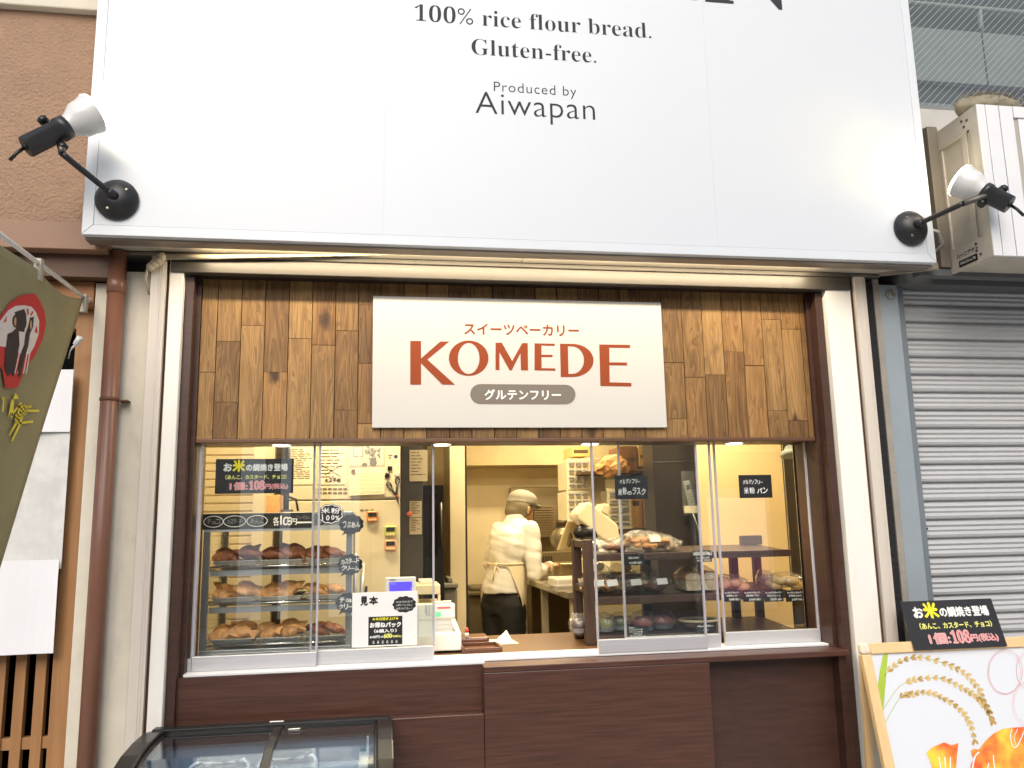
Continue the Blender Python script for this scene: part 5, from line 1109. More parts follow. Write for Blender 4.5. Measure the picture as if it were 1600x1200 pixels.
def bin_(label, px0, py0, px1, py1, Y, colr, nm):
    x0, x1, z0, z1 = rect(px0, py0, px1, py1, Y); t = thing('waste_bin', label, 'bin', ((x0+x1)/2, Y+.15, .18), 'kitchen waste bins'); m = mat(nm, colr, .5, var=.06)
    mb = MB(); cxm = (x0+x1)/2; mb.loft([[Vector((cxm+sx*(x1-x0)/2*k, Y+.16+sy*.15*k, z)) for sx, sy in ((-1, -1), (1, -1), (1, 1), (-1, 1))] for k, z in ((.82, .18), (.95, z1-.06))], smooth=False); build('body', mb, m, t, .012)
    mb = MB(); mb.box(x0, x1, Y-.01, Y+.32, z1-.059, z1-.03); mb.box(x0+.03, x1-.03, Y+.02, Y+.30, z1-.0299, z1); build('lid', mb, m, t, .008)
bin_('grey lidded waste bin in front of the back door', 692, 903, 716, 1000, 1.75, (120, 116, 100), 'bin_grey')
bin_('brown grey lidded waste bin behind the baker at the back wall', 731, 917, 776, 1000, 2.85, (104, 92, 66), 'bin_brown')
x0, x1, z0, z1 = rect(650, 914, 688, 945, .95); bs = thing('plastic_organiser', 'cream plastic organiser basket on a stand behind the till', 'basket', ((x0+x1)/2, 1.0, z0)); mb = MB(); mb.box(x0, x1, .95, 1.2, z1-.045, z1); mb.box(x0, x1, .95, 1.2, z0, z0+.008)
for x in (x0+.006, x1-.006): mb.tube([(x, .96, z0-.3), (x, .96, z1-.045)], .008, 8)
build('basket', mb, mat('basket_cream', (216, 204, 170), .45, var=.05), bs, .003)
mb = MB(); mb.box(x0+.02, x1-.03, 1.0, 1.15, z1+.0005, z1+.02); build('inner_box', mb, wpl2, bs, .003)
# ------------------------------------------------------------------ kitchen back: steel panel, worktable
ssm = mat('kitchen_steel', (150, 138, 110), .3, metal=.8, var=.08, scale=4)
x0, x1, z0, z1 = rect(799, 761, 905, 872, 3.1); sp_ = thing('steel_cabinet', 'stainless steel kitchen cabinet against the back wall behind the baker', 'cabinet', ((x0+x1)/2, 3.1, .18))
mb = MB(); mb.box(x0, x1, 3.1, 3.19, z0-.1, z1); build('panel', mb, ssm, sp_, .004)
mb = MB(); mb.box(x0+.10, x0+.15, 3.0, 3.0999, z0+.1, z1-.12)
for k in range(13): mb.box(x0+.155, x0+.32, 2.98, 3.08, z0+.16+k*.018, z0+.170+k*.018)
build('tray_runners', mb, mat('runner_steel', (150, 130, 96), .35, metal=.5), sp_)
x0b, x1b, z0b, z1b = rect(838, 862, 880, 900, 2.95); mb = MB(); mb.box(x0b-.05, x1b+.1, 2.9, 3.0999, .18, z1b); build('lower_unit', mb, mat('unit_brown_steel', (128, 112, 82), .4, metal=.5), sp_, .004)
mb = MB()
for k in range(7): mb.box(x0b+.03+k*.012, x0b+.037+k*.012, 2.8985, 2.8999, z1b-.09, z1b-.03)
build('vent', mb, dark_gap, sp_)
wt = thing('steel_worktable', 'long stainless worktable running back into the kitchen beside the baker', 'table', (1.3, 1.7, .18)); TZ = 1.075
mb = MB(); mb.box(.965, 1.85, 1.15, 2.95, TZ-.035, TZ); build('top', mb, mat('table_steel', (168, 156, 126), .28, metal=.75, var=.12, scale=9), wt, .004)
for y in (1.2, 2.0, 2.85):
    mb = MB(); mb.box(1.0, 1.04, y, y+.04, .18, TZ-.036); build('leg', mb, mat('leg_white_steel', (196, 184, 150), .35, metal=.3), wt, .003)
mb = MB(); mb.box(1.0, 1.8, 1.25, 2.9, .62, .64); build('lower_shelf', mb, ssm, wt)
mb = MB(); mb.box(1.10, 1.30, 1.45, 1.75, .641, .74); one('ingredient_box', mb, mat('box_red', (150, 76, 50), .5, var=.15), 'red brown ingredient box on the lower shelf of the worktable', 'box', (1.2, 1.6, .641), bevel=.004)
mb = MB(); mb.lathe((1.12, 1.36, .19), (0, 0, 1), ((0, .10), (.22, .125), (.23, .13), (.23, .12), (.02, .095)), 28, cap=False); mb.lathe((1.12, 1.36, .30), (0, 0, 1), ((0, .112), (.001, .02)), 28); one('steel_pot', mb, ssm, 'round steel pot under the worktable', 'pot', (1.12, 1.36, .19))
x0, x1, z0, z1 = rect(873, 880, 904, 897, 2.45); mb = MB(); mb.box(x0, x1, 2.45, 2.7, TZ+.0005, TZ+.075); one('food_container', mb, clear('food_tub', (.75, .70, .58), .05, .1, .35), 'clear food container on the worktable in front of the baker\'s hand', 'container', ((x0+x1)/2, 2.5, TZ), bevel=.006)
mb = MB(); x0, x1, z0, z1 = rect(864, 895, 908, 909, 1.45); mb.box(x0, x1, 1.35, 1.6, TZ+.0005, TZ+.055); one('kitchen_scale', mb, wpl2, 'white kitchen scale on the near end of the worktable', 'scale', ((x0+x1)/2, 1.45, TZ), bevel=.008, seg=3)
mb = MB(); x0, x1, z0, z1 = rect(864, 909, 905, 922, 1.25); mb.box(x0, x1, 1.17, 1.33, TZ+.0005, TZ+.03); one('film_sheet', mb.jitter(.006, 30), clear('film', (.82, .78, .66), .06, .1, .15), 'crumpled clear film lying on the worktable before the white scale', 'film', ((x0+x1)/2, 1.25, TZ))
# slicer
sl = thing('food_slicer', 'steel food slicer with round blade on the worktable behind the wooden rack', 'slicer', (1.25, 2.2, TZ)); c0 = at(878, 842, 2.2)
mb = MB(); mb.lathe(c0, Vector((-.5, -.85, .1)), ((0, .065), (.02, .078), (.028, .066), (.03, .02)), 32); build('blade', mb, ssm, sl)
mb = MB(); mb.box(c0.x-.02, c0.x+.22, 2.22, 2.42, TZ+.0005, TZ+.10); build('base', mb, mat('slicer_base', (150, 130, 90), .35, metal=.4), sl, .015, seg=3)
mb = MB(); q = at(893, 838, 2.15); mb.prism([q+Vector((-.10, 0, -.09)), q+Vector((.14, 0, -.10)), q+Vector((.16, 0, .08)), q+Vector((-.02, 0, .10))], (0, .03, 0)); build('plate', mb, mat('slicer_plate', (196, 176, 130), .3, var=.03), sl, .01)
mb = MB(); q = at(868, 818, 2.2); mb.tube([q, q+Vector((.14, 0, .01))], .022, 14); mb.tube([q+Vector((.16, 0, -.04)), q+Vector((.15, 0, .12))], .02, 12); build('pusher', mb, mat('slicer_dark', (84, 66, 42), .35, metal=.4), sl)
# drawer towers
def drawers(label, px0, py0, px1, py1, Y, nx, ny, grp=None):
    x0, x1, z0, z1 = rect(px0, py0, px1, py1, Y); t = thing('drawer_tower', label, 'drawers', ((x0+x1)/2, Y, z0), 'plastic drawer towers')
    mb = MB(); mb.box(x0, x1+.02, Y+.012, Y+.3, z0, z1)
    for i in range(nx+1): x = x0+(x1-x0)*i/nx; mb.box(x-.008, x+.008, Y, Y+.0119, z0, z1)
    for z in (z0, z1): mb.box(x0-.008, x1+.008, Y-.002, Y+.0119, z-.010, z+.010)
    build('frame', mb, mat('drawer_cream', (220, 208, 172), .4, var=.03), t, .002)
    dm = clear('drawer_front', (.62, .55, .42), .06, .08, .45)
    for i in range(nx):
        for j in range(ny):
            a, b = x0+(x1-x0)*i/nx+.010, x0+(x1-x0)*(i+1)/nx-.010; c_, d = z0+(z1-z0)*j/ny+.006, z0+(z1-z0)*(j+1)/ny-.004
            mb = MB(); mb.box(a, b, Y-.004, Y+.0115, c_, d-.012); mb.box((a+b)/2-.02, (a+b)/2+.02, Y-.014, Y-.0041, (c_+d)/2, (c_+d)/2+.010); build('drawer', mb, dm, t, .002)
drawers('upper cream drawer tower with clear drawers above the slicer', 888, 719, 921, 764, 1.75, 3, 4)
drawers('lower cream drawer tower with clear drawers behind the white mixer', 888, 767, 921, 812, 1.75, 3, 4)
drawers('cream drawer tower beside the cardboard boxes, right of the mixer', 952, 766, 985, 824, 1.6, 2, 5)
x0, x1, z0, z1 = rect(924, 716, 946, 812, 1.78); mb = MB(); mb.box(x0, x1, 1.78, 2.1, z0, z1); one('cream_shelf_side', mb, mat('shelf_cream', (196, 178, 136), .5), 'plain cream shelf side panel between the drawer towers', 'panel', ((x0+x1)/2, 1.9, z0), bevel=.003)
kr = thing('kitchen_shelf', 'dark shelf board carrying drawer towers and cartons in the kitchen', 'shelf', (1.6, 2.0, 1.3)); mb = MB(); x0, x1, z0, z1 = rect(946, 826, 1030, 842, 1.58); mb.box(x0, x1, 1.56, 2.2, z1-.03, z1); build('board', mb, mat('shelf_brown', (84, 62, 38), .5, var=.1), kr, .003)
mb = MB(); mb.box(x1-.06, x1-.02, 2.1, 2.16, TZ, z1-.031); build('bracket', mb, mat('shelf_brown', (84, 62, 38), .5), kr)
mb = MB(); zz = at(960, 737, 1.7).z; mb.box(1.18, 2.0, 1.60, 2.2, zz-.02, zz); build('upper_board', mb, mat('shelf_brown', (84, 62, 38), .5), kr, .003)
carton = mat('carton_tan', (196, 150, 88), .65, var=.08)
for lab, px0, py0, px1, py1, Y, colr in (('tall tan carton beside the drawer tower', 986, 780, 1004, 825, 1.6, (190, 146, 84)), ('tan carton with green square, right end of the kitchen shelf', 1005, 742, 1021, 825, 1.6, (200, 156, 92)), ('brown carton high on the upper shelf', 969, 697, 996, 738, 1.62, (140, 96, 56)), ('yellow tan carton beside the brown carton high on the upper shelf', 998, 697, 1017, 729, 1.62, (206, 164, 84)), ('pale carton with black handles at the far left of the upper shelf', 894, 697, 921, 713, 1.8, (206, 180, 110))):
    x0, x1, z0, z1 = rect(px0, py0, px1, py1, Y); t = thing('carton', lab, 'box', ((x0+x1)/2, Y, z0), 'cartons on the kitchen shelves'); mb = MB(); mb.box(x0, x1, Y, Y+.25, z0, z1); build('box', mb, mat('carton_%d' % px0, colr, .65, var=.08), t, .003)
    mb = MB(); mb.box(x0+.01, x1-.01, Y-.0012, Y-.0002, (z0+z1)/2-.012, (z0+z1)/2+.008) if px0 not in (1005, 986) else mb.box(x0+.012, x1-.02, Y-.0012, Y-.0002, z0+.13, z0+.16); build('printed_mark', mb, mat('mark_%d' % px0, (70, 110, 56) if px0 == 1005 else (90, 70, 40), .6), t)
q = at(959, 728, 1.58); mb = MB(); mb.ball(q, .085, .07, .055, 18); mb.ball(q+Vector((-.085, -.01, -.02)), .035, .03, .03, 10); mb.jitter(.035, 16); mb.jitter(.022, 45, 3)
for f in mb.bm.faces: f.smooth = False
one('paper_bag', mb, mat('kraft_crumple', (214, 160, 98), .7, var=.12, scale=20), 'crumpled kraft paper bag hanging off the upper kitchen shelf', 'bag', q)
# mixer
mx_ = thing('stand_mixer', 'cream stand mixer with tilted head behind the bread rack', 'mixer', at(950, 850, 1.1)); mc = mat('mixer_cream', (232, 216, 178), .3, var=.02, coat=.3); my = 1.1
pt = lambda px, py, Y=my: at(px, py, Y)
mb = MB(); head = [(900, 803), (906, 796), (917, 785), (921, 784), (928, 789), (966, 820), (969, 842), (962, 852), (940, 842), (922, 826), (903, 812)]
mb.prism([pt(*p) for p in head], (0, .17, 0)); build('head', mb, mc, mx_, .012, seg=3)
mb = MB(); mb.prism([pt(*p) for p in ((938, 800), (944, 786), (953, 789), (950, 806))], (0, .16, 0)); build('rear_arm', mb, mc, mx_, .008)
mb = MB(); stand = [(930, 826), (968, 836), (968, 852), (964, 870), (924, 870), (926, 846), (934, 838)]; mb.prism([pt(px, py, my+.01) for px, py in stand], (0, .15, 0)); build('stand', mb, mc, mx_, .012, seg=3)
mb = MB(); b0, b1, b2, b3 = rect(912, 872, 955, 896, my-.05); mb.box(b0, b1, my-.05, my+.2, TZ if False else b2, b3); build('base', mb, mc, mx_, .012, seg=3)
mb = MB(); q = at(937, 884, my-.052); mb.lathe(q, (0, -1, 0), ((0, .024), (.012, .022), (.014, .018)), 24); mb.box(q.x-.003, q.x+.003, q.y-.018, q.y-.0141, q.z-.016, q.z+.016); build('dial', mb, mat('dial_steel', (190, 180, 160), .25, metal=.8), mx_)
mb = MB(); q = at(917, 832, my+.05); mb.ball(q, .075, .06, .05, 16); build('whisk_mount', mb, dark_rub, mx_)
# dark door with cordless phone
x0, x1, z0, z1 = rect(1024, 690, 1093, 900, 1.12); mb = MB(); mb.box(x0, x1+.06, 1.12, 1.3, .18, 2.1); mb.box(x0+.0, x1+.05, 1.116, 1.1199, 1.74, 1.745); one('dark_door', mb, mat('door_dark_brown', (44, 34, 24), .35, var=.2, scale=4), 'dark brown door panel with a phone pouch hanging on it', 'door', ((x0+x1)/2, 1.2, .18), bevel=.003)
ph = thing('phone_pouch', 'cordless phone in a clear pouch hanging on the dark door', 'phone', at(1076, 770, 1.09))
x0, x1, z0, z1 = rect(1066, 736, 1087, 805, 1.09); mb = MB(); mb.box(x0, x1, 1.09, 1.092, z0, z1); build('pouch', mb, clear('pouch_film', (.86, .9, .94), .06, .1, .05, bump=.3), ph)
mb = MB(); a, b = at(1073, 751, 1.095), at(1082, 790, 1.095); d = (b-a).normalized(); n_ = Vector((-d.z, 0, d.x)); mb.prism([a+n_*.018, a-n_*.018, b-n_*.02, b+n_*.02], (0, .018, 0)); hs = build('handset', mb, wpl2, ph, .005)
mb = MB(); k_ = a+d*.035+Vector((0, -.002, 0)); mb.prism([k_+n_*.012+d*.012, k_+n_*.012-d*.012, k_-n_*.012-d*.012, k_-n_*.012+d*.012], (0, .002, 0)); build('screen', mb, mat('phone_lcd', (96, 92, 80), .3), hs)
mb = MB()
for i in range(3):
    for j in range(4): k_ = a+d*(.075+j*.014)+n_*((i-1)*.010)+Vector((0, -.0015, 0)); mb.box(k_.x-.003, k_.x+.003, k_.y, k_.y+.0015, k_.z-.003, k_.z+.003)
build('keys', mb, mat('phone_key', (150, 140, 118), .4), hs)
mb = MB(); mb.box(x0+.005, x1+.01, 1.085, 1.0895, z0+.012, z0+.05); build('label_card', mb, mat('label_cream', (226, 216, 190), .5), ph)
mb = MB(); a = at(1082, 800, 1.088); mb.tube([a, at(1090, 822, 1.08), at(1097, 850, 1.06)], .0025, 6); build('cord', mb, wpl2, ph)
# cream roller blind
x0, x1, z0, z1 = rect(1095, 690, 1231, 1005, 1.0); bl = thing('roller_blind', 'smooth cream roller blind hanging behind the bread rack', 'blind', ((x0+x1)/2, 1.0, .5))
mb = MB(); mb.box(x0, x1, 1.0, 1.004, .5, 1.98); build('cloth', mb, mat('blind_cream', (220, 196, 148), .6, var=.03, scale=2), bl)
mb = MB()
for k in range(70): mb.ball((x1+.006, .995, 1.96-k*.013), .0038, n=6)
build('bead_chain', mb, mat('bead_white', (214, 200, 170), .4), bl)
mb = MB(); mb.box(x1+.02, x1+.5, 1.02, 1.05, .18, 2.2); one('dark_partition', mb, mat('partition_dark', (52, 42, 34), .35, var=.15), 'dark brown partition right of the cream roller blind', 'partition', (x1+.2, 1.03, .18))
mb = MB(); q = at(1236, 706, .9); mb.lathe(q+Vector((0, .02, .03)), Vector((0, -.3, -1)), ((0, .02), (.02, .03), (.03, .05), (.05, .054), (.055, .04)), 24); mb.tube([q+Vector((0, .02, .03)), q+Vector((0, .02, .2))], .008, 8); one('lamp_reflection', mb, mat('lamp_grey_blue', (150, 158, 150), .3, var=.05), 'small pale shape standing in for a lamp reflection, upper right corner of the window', 'lamp', q)  # solid shape in place of a lamp's reflection in the pane
# ------------------------------------------------------------------ bread rack
dkw = mat('dark_stained_wood', (66, 46, 36), .45, var=.3, scale=1, stretch=(4, 50, 50)); dkv = mat('dark_stained_upright', (60, 42, 32), .45, var=.3, scale=1, stretch=(50, 50, 4))
br = thing('bread_rack', 'dark wooden three shelf bread rack behind the right sliding panes', 'rack', (1.35, .55, .917))
RX0, RX1, RY0, RY1 = .868, 1.826, .345, .70
mb = MB(); mb.box(.985, RX1+.01, .262, .80, .18, .905); one('rack_table', mb, dkv, 'dark wooden table under the bread rack', 'table', (1.4, .5, .18), bevel=.003)
RZ = (1.287, 1.108, .948)
for z in RZ:
    mb = MB(); rise = .022
    mb.prism([(RX0+.05, RY0, z), (RX0+.05, RY0, z-.018), (RX0+.05, RY1, z-.018+rise), (RX0+.05, RY1, z+rise)], (RX1-RX0-.06, 0, 0)); build('shelf', mb, dkw, br, .002)
    mb = MB(); mb.box(RX0+.046, RX1-.006, RY0-.016, RY0-.0005, z-.024, z+.006); build('shelf_lip', mb, dkw, br, .002)
for y in (RY0-.01, RY0+.20):
    mb = MB(); mb.box(RX0, RX0+.04, y, y+.035, .918, 1.355); build('post', mb, dkv, br, .003)
for k, z in enumerate((1.32, 1.13, .955)):
    mb = MB(); mb.box(RX0+.004, RX0+.036, RY0+.0255, RY0+.1995, z, z+.03); build('side_rung', mb, dkv, br, .002)
mb = MB(); x = at(1197, 900, RY0).x; 
for a in (x-.02, RX1-.036): mb.box(a, a+.034, RY1-.04, RY1, .918, 1.27)
mb.box(at(1012, 930, .6).x, at(1026, 930, .6).x, RY1-.04, RY1, .918, 1.28); build('rear_post', mb, dkv, br, .003)
mb = MB(); mb.box(1.72, RX1, RY1-.06, RY1-.03, 1.308, 1.352); build('end_rail', mb, dkw, br, .003)
mb = MB(); z = at(980, 943, .5).z; mb.tube([(RX0+.05, .5, z), (at(1021, 938, .5).x, .5, z)], .004, 8); build('wood_rod', mb, mat('pale_rod', (210, 170, 100), .5), br)
# goods on the rack
film = clear('crisp_film', (.95, .95, .93), .07, .06, .06, bump=.8, bscale=45)
def bag(name, label, c_, sx, sy, sz, cont, cm, grp, seed, tagged=True, n=10, pc=None):
    t = thing(name, label, 'bread bag', c_, grp); c_ = Vector(c_); rg = random.Random(seed)
    mb = MB(); mb.ball(c_+Vector((0, 0, sz*.5)), sx/2, sy/2, sz/2*1.12, 26)
    for v in mb.bm.verts:
        l_ = v.co-c_; v.co += Vector(noise.noise_vector(v.co*28+Vector((seed, 0, 0))))*.012; v.co.z = max(v.co.z, c_.z+.001)
    mb.ball(c_+Vector((sx*.5, 0, sz*.55)), sx*.14, sy*.3, sz*.25, 10); mb.jitter(.006, 70, seed); build('bag_film', mb, film, t)
    mb = MB()
    for k in range(n):
        p = c_+Vector((rg.uniform(-.36, .36)*sx, rg.uniform(-.30, .30)*sy, sz*(.16+.55*rg.random()*(1-k/n*.3))))
        Rm = Matrix.Rotation(rg.uniform(0, 3), 3, 'Z') @ Matrix.Rotation(rg.uniform(-.7, .7), 3, 'X')
        if cont == 'slab': mb.box(-.026, .026, -.012, .012, -.006, .006, None) if False else mb.box(-.030, .030, -.013, .013, -.007, .007, Rm) or None
        elif cont == 'ball': mb.ball((0, 0, 0), .022, .020, .015, 10, Rm)
        else: mb.ball((0, 0, 0), .036, .03, .022, 14, Rm)
        m8 = list(mb.bm.verts)[-8:] if cont == 'slab' else list(mb.bm.verts)[-(11-5)*10:] if cont == 'ball' else list(mb.bm.verts)[-8*14:]
        bmesh.ops.translate(mb.bm, vec=p, verts=m8)
    build('contents', mb, cm, t, .004 if cont == 'slab' else 0, seg=2)
    if tagged:
        mb = MB(); q = c_+Vector((rg.uniform(-.1, .2)*sx, -sy*.52-.006, sz*.62)); mb.box(-.024, .024, -.001, 0, -.014, .014, Matrix.Rotation(-.45, 3, 'X') @ Matrix.Rotation(rg.uniform(-.2, .2), 3, 'Y')).xform(Matrix.Translation(q)); s_ = build('price_sticker', mb, mat('sticker_white', (214, 212, 206), .5), t)
    return t
rusk = mat('rusk_brown', (196, 146, 92), .7, var=.25, scale=40); dark_bread = mat('dark_cookie', (120, 78, 52), .6, var=.3, scale=30); pale_rusk = mat('pale_rusk', (186, 160, 132), .7, var=.25, scale=40)
g1 = 'bagged rusks on the bread rack'
q = lambda px, py, z, y=.46: (at(px, py, y).x, y, z)
bag('rusk_bag', 'large shiny bag of golden rusks on the top rack shelf', q(1008, 860, RZ[0]+.012), .21, .17, .085, 'slab', rusk, g1, 1, n=22)
bag('rusk_bag', 'small bag of round brown biscuits left of the large rusk bag, top shelf', q(962, 866, RZ[0]+.012), .10, .12, .05, 'ball', dark_bread, g1, 2, False, 9)
bag('rusk_bag', 'nearly empty clear bag at the left end of the top rack shelf', q(935, 866, RZ[0]+.012), .09, .12, .045, 'ball', mat('grey_biscuit', (120, 112, 104), .6), g1, 3, False, 4)
for k, (px, lab) in enumerate(((925, 'bag of pale rusks at the left end of the middle rack shelf'), (953, 'bag of pinkish rusks with tilted white sticker, second along the middle shelf'), (985, 'bag of pale rusks with white sticker, third along the middle shelf'), (1022, 'bag of dark rusks with large white sticker beside the dark upright'))):
    bag('rusk_bag', lab, q(px, 915, RZ[1]+.012), .12, .15, .078, 'slab', (pale_rusk, rusk, pale_rusk, dark_bread)[k], g1, 10+k, True, 10)
loaf_c = mat('loaf_crumb', (222, 204, 174), .75, var=.1, scale=50); loaf_t = mat('loaf_crust', (176, 112, 62), .55, var=.2, scale=20)
for k, (px, lab, big_) in enumerate(((1077, 'bagged white loaf with golden top, left of the pair on the middle shelf', 1), (1103, 'bagged white loaf with browner top, right of the pair on the middle shelf', 1))):
    c_ = Vector(q(px, 918, RZ[1]+.012, .47)); t = thing('bread_loaf', lab, 'bread', c_, 'bagged white loaves'); w = .034
    pr = [(-w, 0), (w, 0), (w*1.05, .045), (w*1.12, .058), (w*.9, .072), (w*.4, .080), (-w*.4, .080), (-w*.9, .072), (-w*1.12, .058), (-w*1.05, .045)]
    mb = MB(); mb.prism([c_+Vector((a, -.06, b)) for a, b in pr], (0, .16, 0)); build('crumb', mb, loaf_c, t, .006, seg=3)
    mb = MB(); pr2 = [(-w*1.08, .046), (-w*1.16, .058), (-w*.93, .074), (-w*.4, .083), (w*.4, .083), (w*.93, .074), (w*1.16, .058), (w*1.08, .046)]
    mb.loft([[c_+Vector((a, y, b)) for a, b in pr2] for y in (-.063, .0, .102)], cap=False); build('crust', mb, loaf_t, t); t.children[-1].modifiers.new('s', 'SOLIDIFY').thickness = .003
    mb = MB(); mb.ball(c_+Vector((0, .02, .05)), .047, .115, .056, 20); mb.jitter(.010, 26, k); build('bag_film', mb, film, t)
bag('bun_bag', 'bag of pinkish buns right of the two white loaves', q(1140, 917, RZ[1]+.012), .12, .15, .06, 'bun', mat('bun_pink', (206, 150, 116), .6, var=.2, scale=20), 'bagged buns', 31, False, 6)
bag('bun_bag', 'bag of pale buns at the right end of the middle rack shelf', q(1222, 910, RZ[1]+.012), .16, .15, .065, 'bun', mat('bun_pale', (206, 176, 124), .6, var=.2, scale=20), 'bagged buns', 32, False, 6)
bag('bun_bag', 'small crumpled bag leaning left of the pale buns', q(1196, 908, RZ[1]+.012), .07, .12, .075, 'ball', pale_rusk, 'bagged buns', 33, False, 4)
for k, (px, lab) in enumerate(((938, 'second row bag of dark rusks at the back of the middle shelf, left end'), (969, 'second row bag of golden rusks at the back of the middle shelf'), (1003, 'second row bag of pale rusks at the back of the middle shelf by the upright'))):
    bag('rusk_bag', lab, q(px, 905, RZ[1]+.022, .60), .12, .13, .10, 'slab', (dark_bread, rusk, pale_rusk)[k], g1, 50+k, False, 14)
bag('rusk_bag', 'small bag of broken rusks beside the large shiny bag, right end', q(1046, 858, RZ[0]+.014), .09, .13, .05, 'slab', pale_rusk, g1, 61, False, 8)
green = mat('matcha_green', (112, 116, 62), .6, var=.25, scale=30); choc = mat('choc_dark', (58, 42, 34), .5, var=.3, scale=30); redb = mat('berry_red', (150, 74, 62), .5, var=.3, scale=30)
for k, (px, py, lab, m) in enumerate(((905, 975, 'dark wrapped muffin at the far left of the bottom rack shelf', choc), (926, 972, 'green topped muffin in film, left end of the bottom shelf', green), (947, 978, 'green and black wrapped muffin near the front of the bottom shelf', green), (968, 972, 'pale green wrapped muffin behind the price cards', green), (1003, 972, 'large film wrapped dark bread with red filling', redb), (1034, 970, 'film wrapped red bread beside the dark upright', redb))):
    wide = .085 if k < 4 else .115; c_ = Vector(q(px, py, RZ[2]+.012, .44+.04*(k % 2))); t = thing('wrapped_cake', lab, 'cake', c_, 'film wrapped cakes on the bottom shelf')
    mb = MB(); mb.ball(c_+Vector((0, 0, .028)), wide*.42, wide*.42, .030, 16); mb.jitter(.006, 40, k); build('cake', mb, m, t)
    mb = MB(); mb.lathe(c_, (0, 0, 1), ((0, wide*.40), (.020, wide*.50)), 24, cap=False); build('cup', mb, mat('cake_cup', (150, 156, 160) if k < 4 else (40, 36, 34), .35, var=.2), t)
    mb = MB(); mb.ball(c_+Vector((0, 0, .035)), wide*.55, wide*.55, .045, 18); mb.jitter(.012, 34, k+5); build('film', mb, film, t)
c_ = Vector(q(1092, 975, RZ[2]+.012, .45)); bk = thing('wicker_basket', 'shallow wicker basket lined with pale cloth on the bottom rack shelf', 'basket', c_)
mb = MB(); mb.lathe(c_, (0, 0, 1), ((0, .06), (.03, .075)), 30); mb.xform(Matrix.Translation(c_) @ Matrix.Diagonal((1.15, 1, 1, 1)) @ Matrix.Translation(-c_)); build('basket', mb, mat('wicker', (120, 96, 60), .7, var=.3, scale=80, bump=.5, bscale=200), bk)
mb = MB(); mb.tube([c_+Vector((.088*math.cos(t/24*6.283), .077*math.sin(t/24*6.283), .032)) for t in range(25)], .006, 8); build('lining_rim', mb, mat('lining', (206, 190, 150), .7, var=.15, scale=60), bk)
# price tags on the shelf lips
def shelf_tag(label, x0p, y0p, x1p, y1p, ls):
    x0, x1, z0, z1 = rect(x0p, y0p, x1p, y1p, .322); t = thing('shelf_tag', label, 'price tag', ((x0+x1)/2, .322, z0), 'black price tags on the rack')
    mb = MB(); mb.box(x0, x1, .322, .324, z0, z1); build('card', mb, card_black, t); mb = MB(); w, h = x1-x0, z1-z0
    for tx, a, b, ww, hh in ls: hand(mb, tx, Vector((x0+w*a, .3214, z0+h*b)), w*ww, h*hh, 0, seed=int(x0p*7+b*100), heavy=.0004)
    build('lettering', mb, [white_ink], t)
shelf_tag('black tag for bagged rusks on the top rack shelf', 974, 865, 1006, 883, [('米粉のラスク', .5, .55, .5, .17), ('各250円(税込)', .6, .12, .62, .17)])
shelf_tag('black tag with bold white shop lettering over the loaves', 1083, 860, 1112, 878, [('Kome de PAN', .5, .58, .9, .30), ('ハーフ 350円', .5, .28, .7, .14), ('食パン 700円', .55, .06, .7, .14)])
for k, (a, b, ln, pr_) in enumerate(((1131, 1157, '米粉あんパン', '180円(税込)'), (1161, 1191, '米粉deシナモン', '200円(税込)'), (1194, 1224, '米粉クリーム', '350円(税込)'), (1228, 1257, '米粉あんぱん', '220円(税込)'))):
    shelf_tag(('black price tag, leftmost of four under the middle shelf', 'black price tag second of four under the middle shelf, left of the clear gap', 'black price tag third of four under the middle shelf', 'black price tag nearest the right jamb under the middle shelf')[k], a, 922, b, 940, [('もっちり人気のパン', .5, .72, .85, .14), (ln, .5, .44, .7, .16), (pr_, .62, .10, .65, .18)])
shelf_tag('large black tag with six chalk lines at the front of the bottom shelf', 979, 978, 1014, 1000, [('米粉の', .25, .84, .3, .10), ('シフォンケーキ', .42, .69, .6, .10), ('プレーン・抹茶', .42, .54, .6, .10), ('チョコ', .5, .39, .4, .10), ('アールグレイ', .5, .24, .7, .10), ('各350円(税込)', .6, .06, .66, .12)])
shelf_tag('black tag under the wicker basket on the bottom shelf', 1086, 973, 1119, 996, [('米粉の焼きカレー', .5, .72, .8, .13), ('パン', .5, .44, .3, .13), ('300円(税込)', .62, .10, .6, .15)])
# ------------------------------------------------------------------ the baker
def fused(name, mb, m, parent, vox=.009, smooth=6, wob=0, seed=0):
    """fuse overlapping lofts into one continuous surface"""
    me = bpy.data.meshes.new(name); mb.bm.normal_update(); bmesh.ops.recalc_face_normals(mb.bm, faces=mb.bm.faces); mb.bm.to_mesh(me); mb.bm.free()
    ob = bpy.data.objects.new(name, me); COL.objects.link(ob)
    r = ob.modifiers.new('r', 'REMESH'); r.mode = 'VOXEL'; r.voxel_size = vox; sm = ob.modifiers.new('s', 'SMOOTH'); sm.iterations = smooth; sm.factor = .5
    bpy.context.view_layer.update(); m2 = bpy.data.meshes.new_from_object(ob.evaluated_get(bpy.context.evaluated_depsgraph_get()))
    bpy.data.objects.remove(ob); bpy.data.meshes.remove(me)
    b2 = MB(); b2.bm.from_mesh(m2); bpy.data.meshes.remove(m2)
    for f in b2.bm.faces: f.smooth = True
    if wob:
        b2.bm.normal_update()
        for v in b2.bm.verts:
            p = v.co; w_ = noise.noise(Vector((p.x*16, p.y*16, p.z*7))+Vector((seed, 0, 0)))+.6*noise.noise(Vector((p.x*9+p.z*22, p.y*9-p.z*14, p.z*16+seed))); v.co = p+v.normal*(w_*wob)
    return build(name, b2, m, parent)
fd = Vector((.74, .67, 0)).normalized(); rt_ = Vector((fd.y, -fd.x, 0)); B0 = Vector((.80, 2.30, .18))
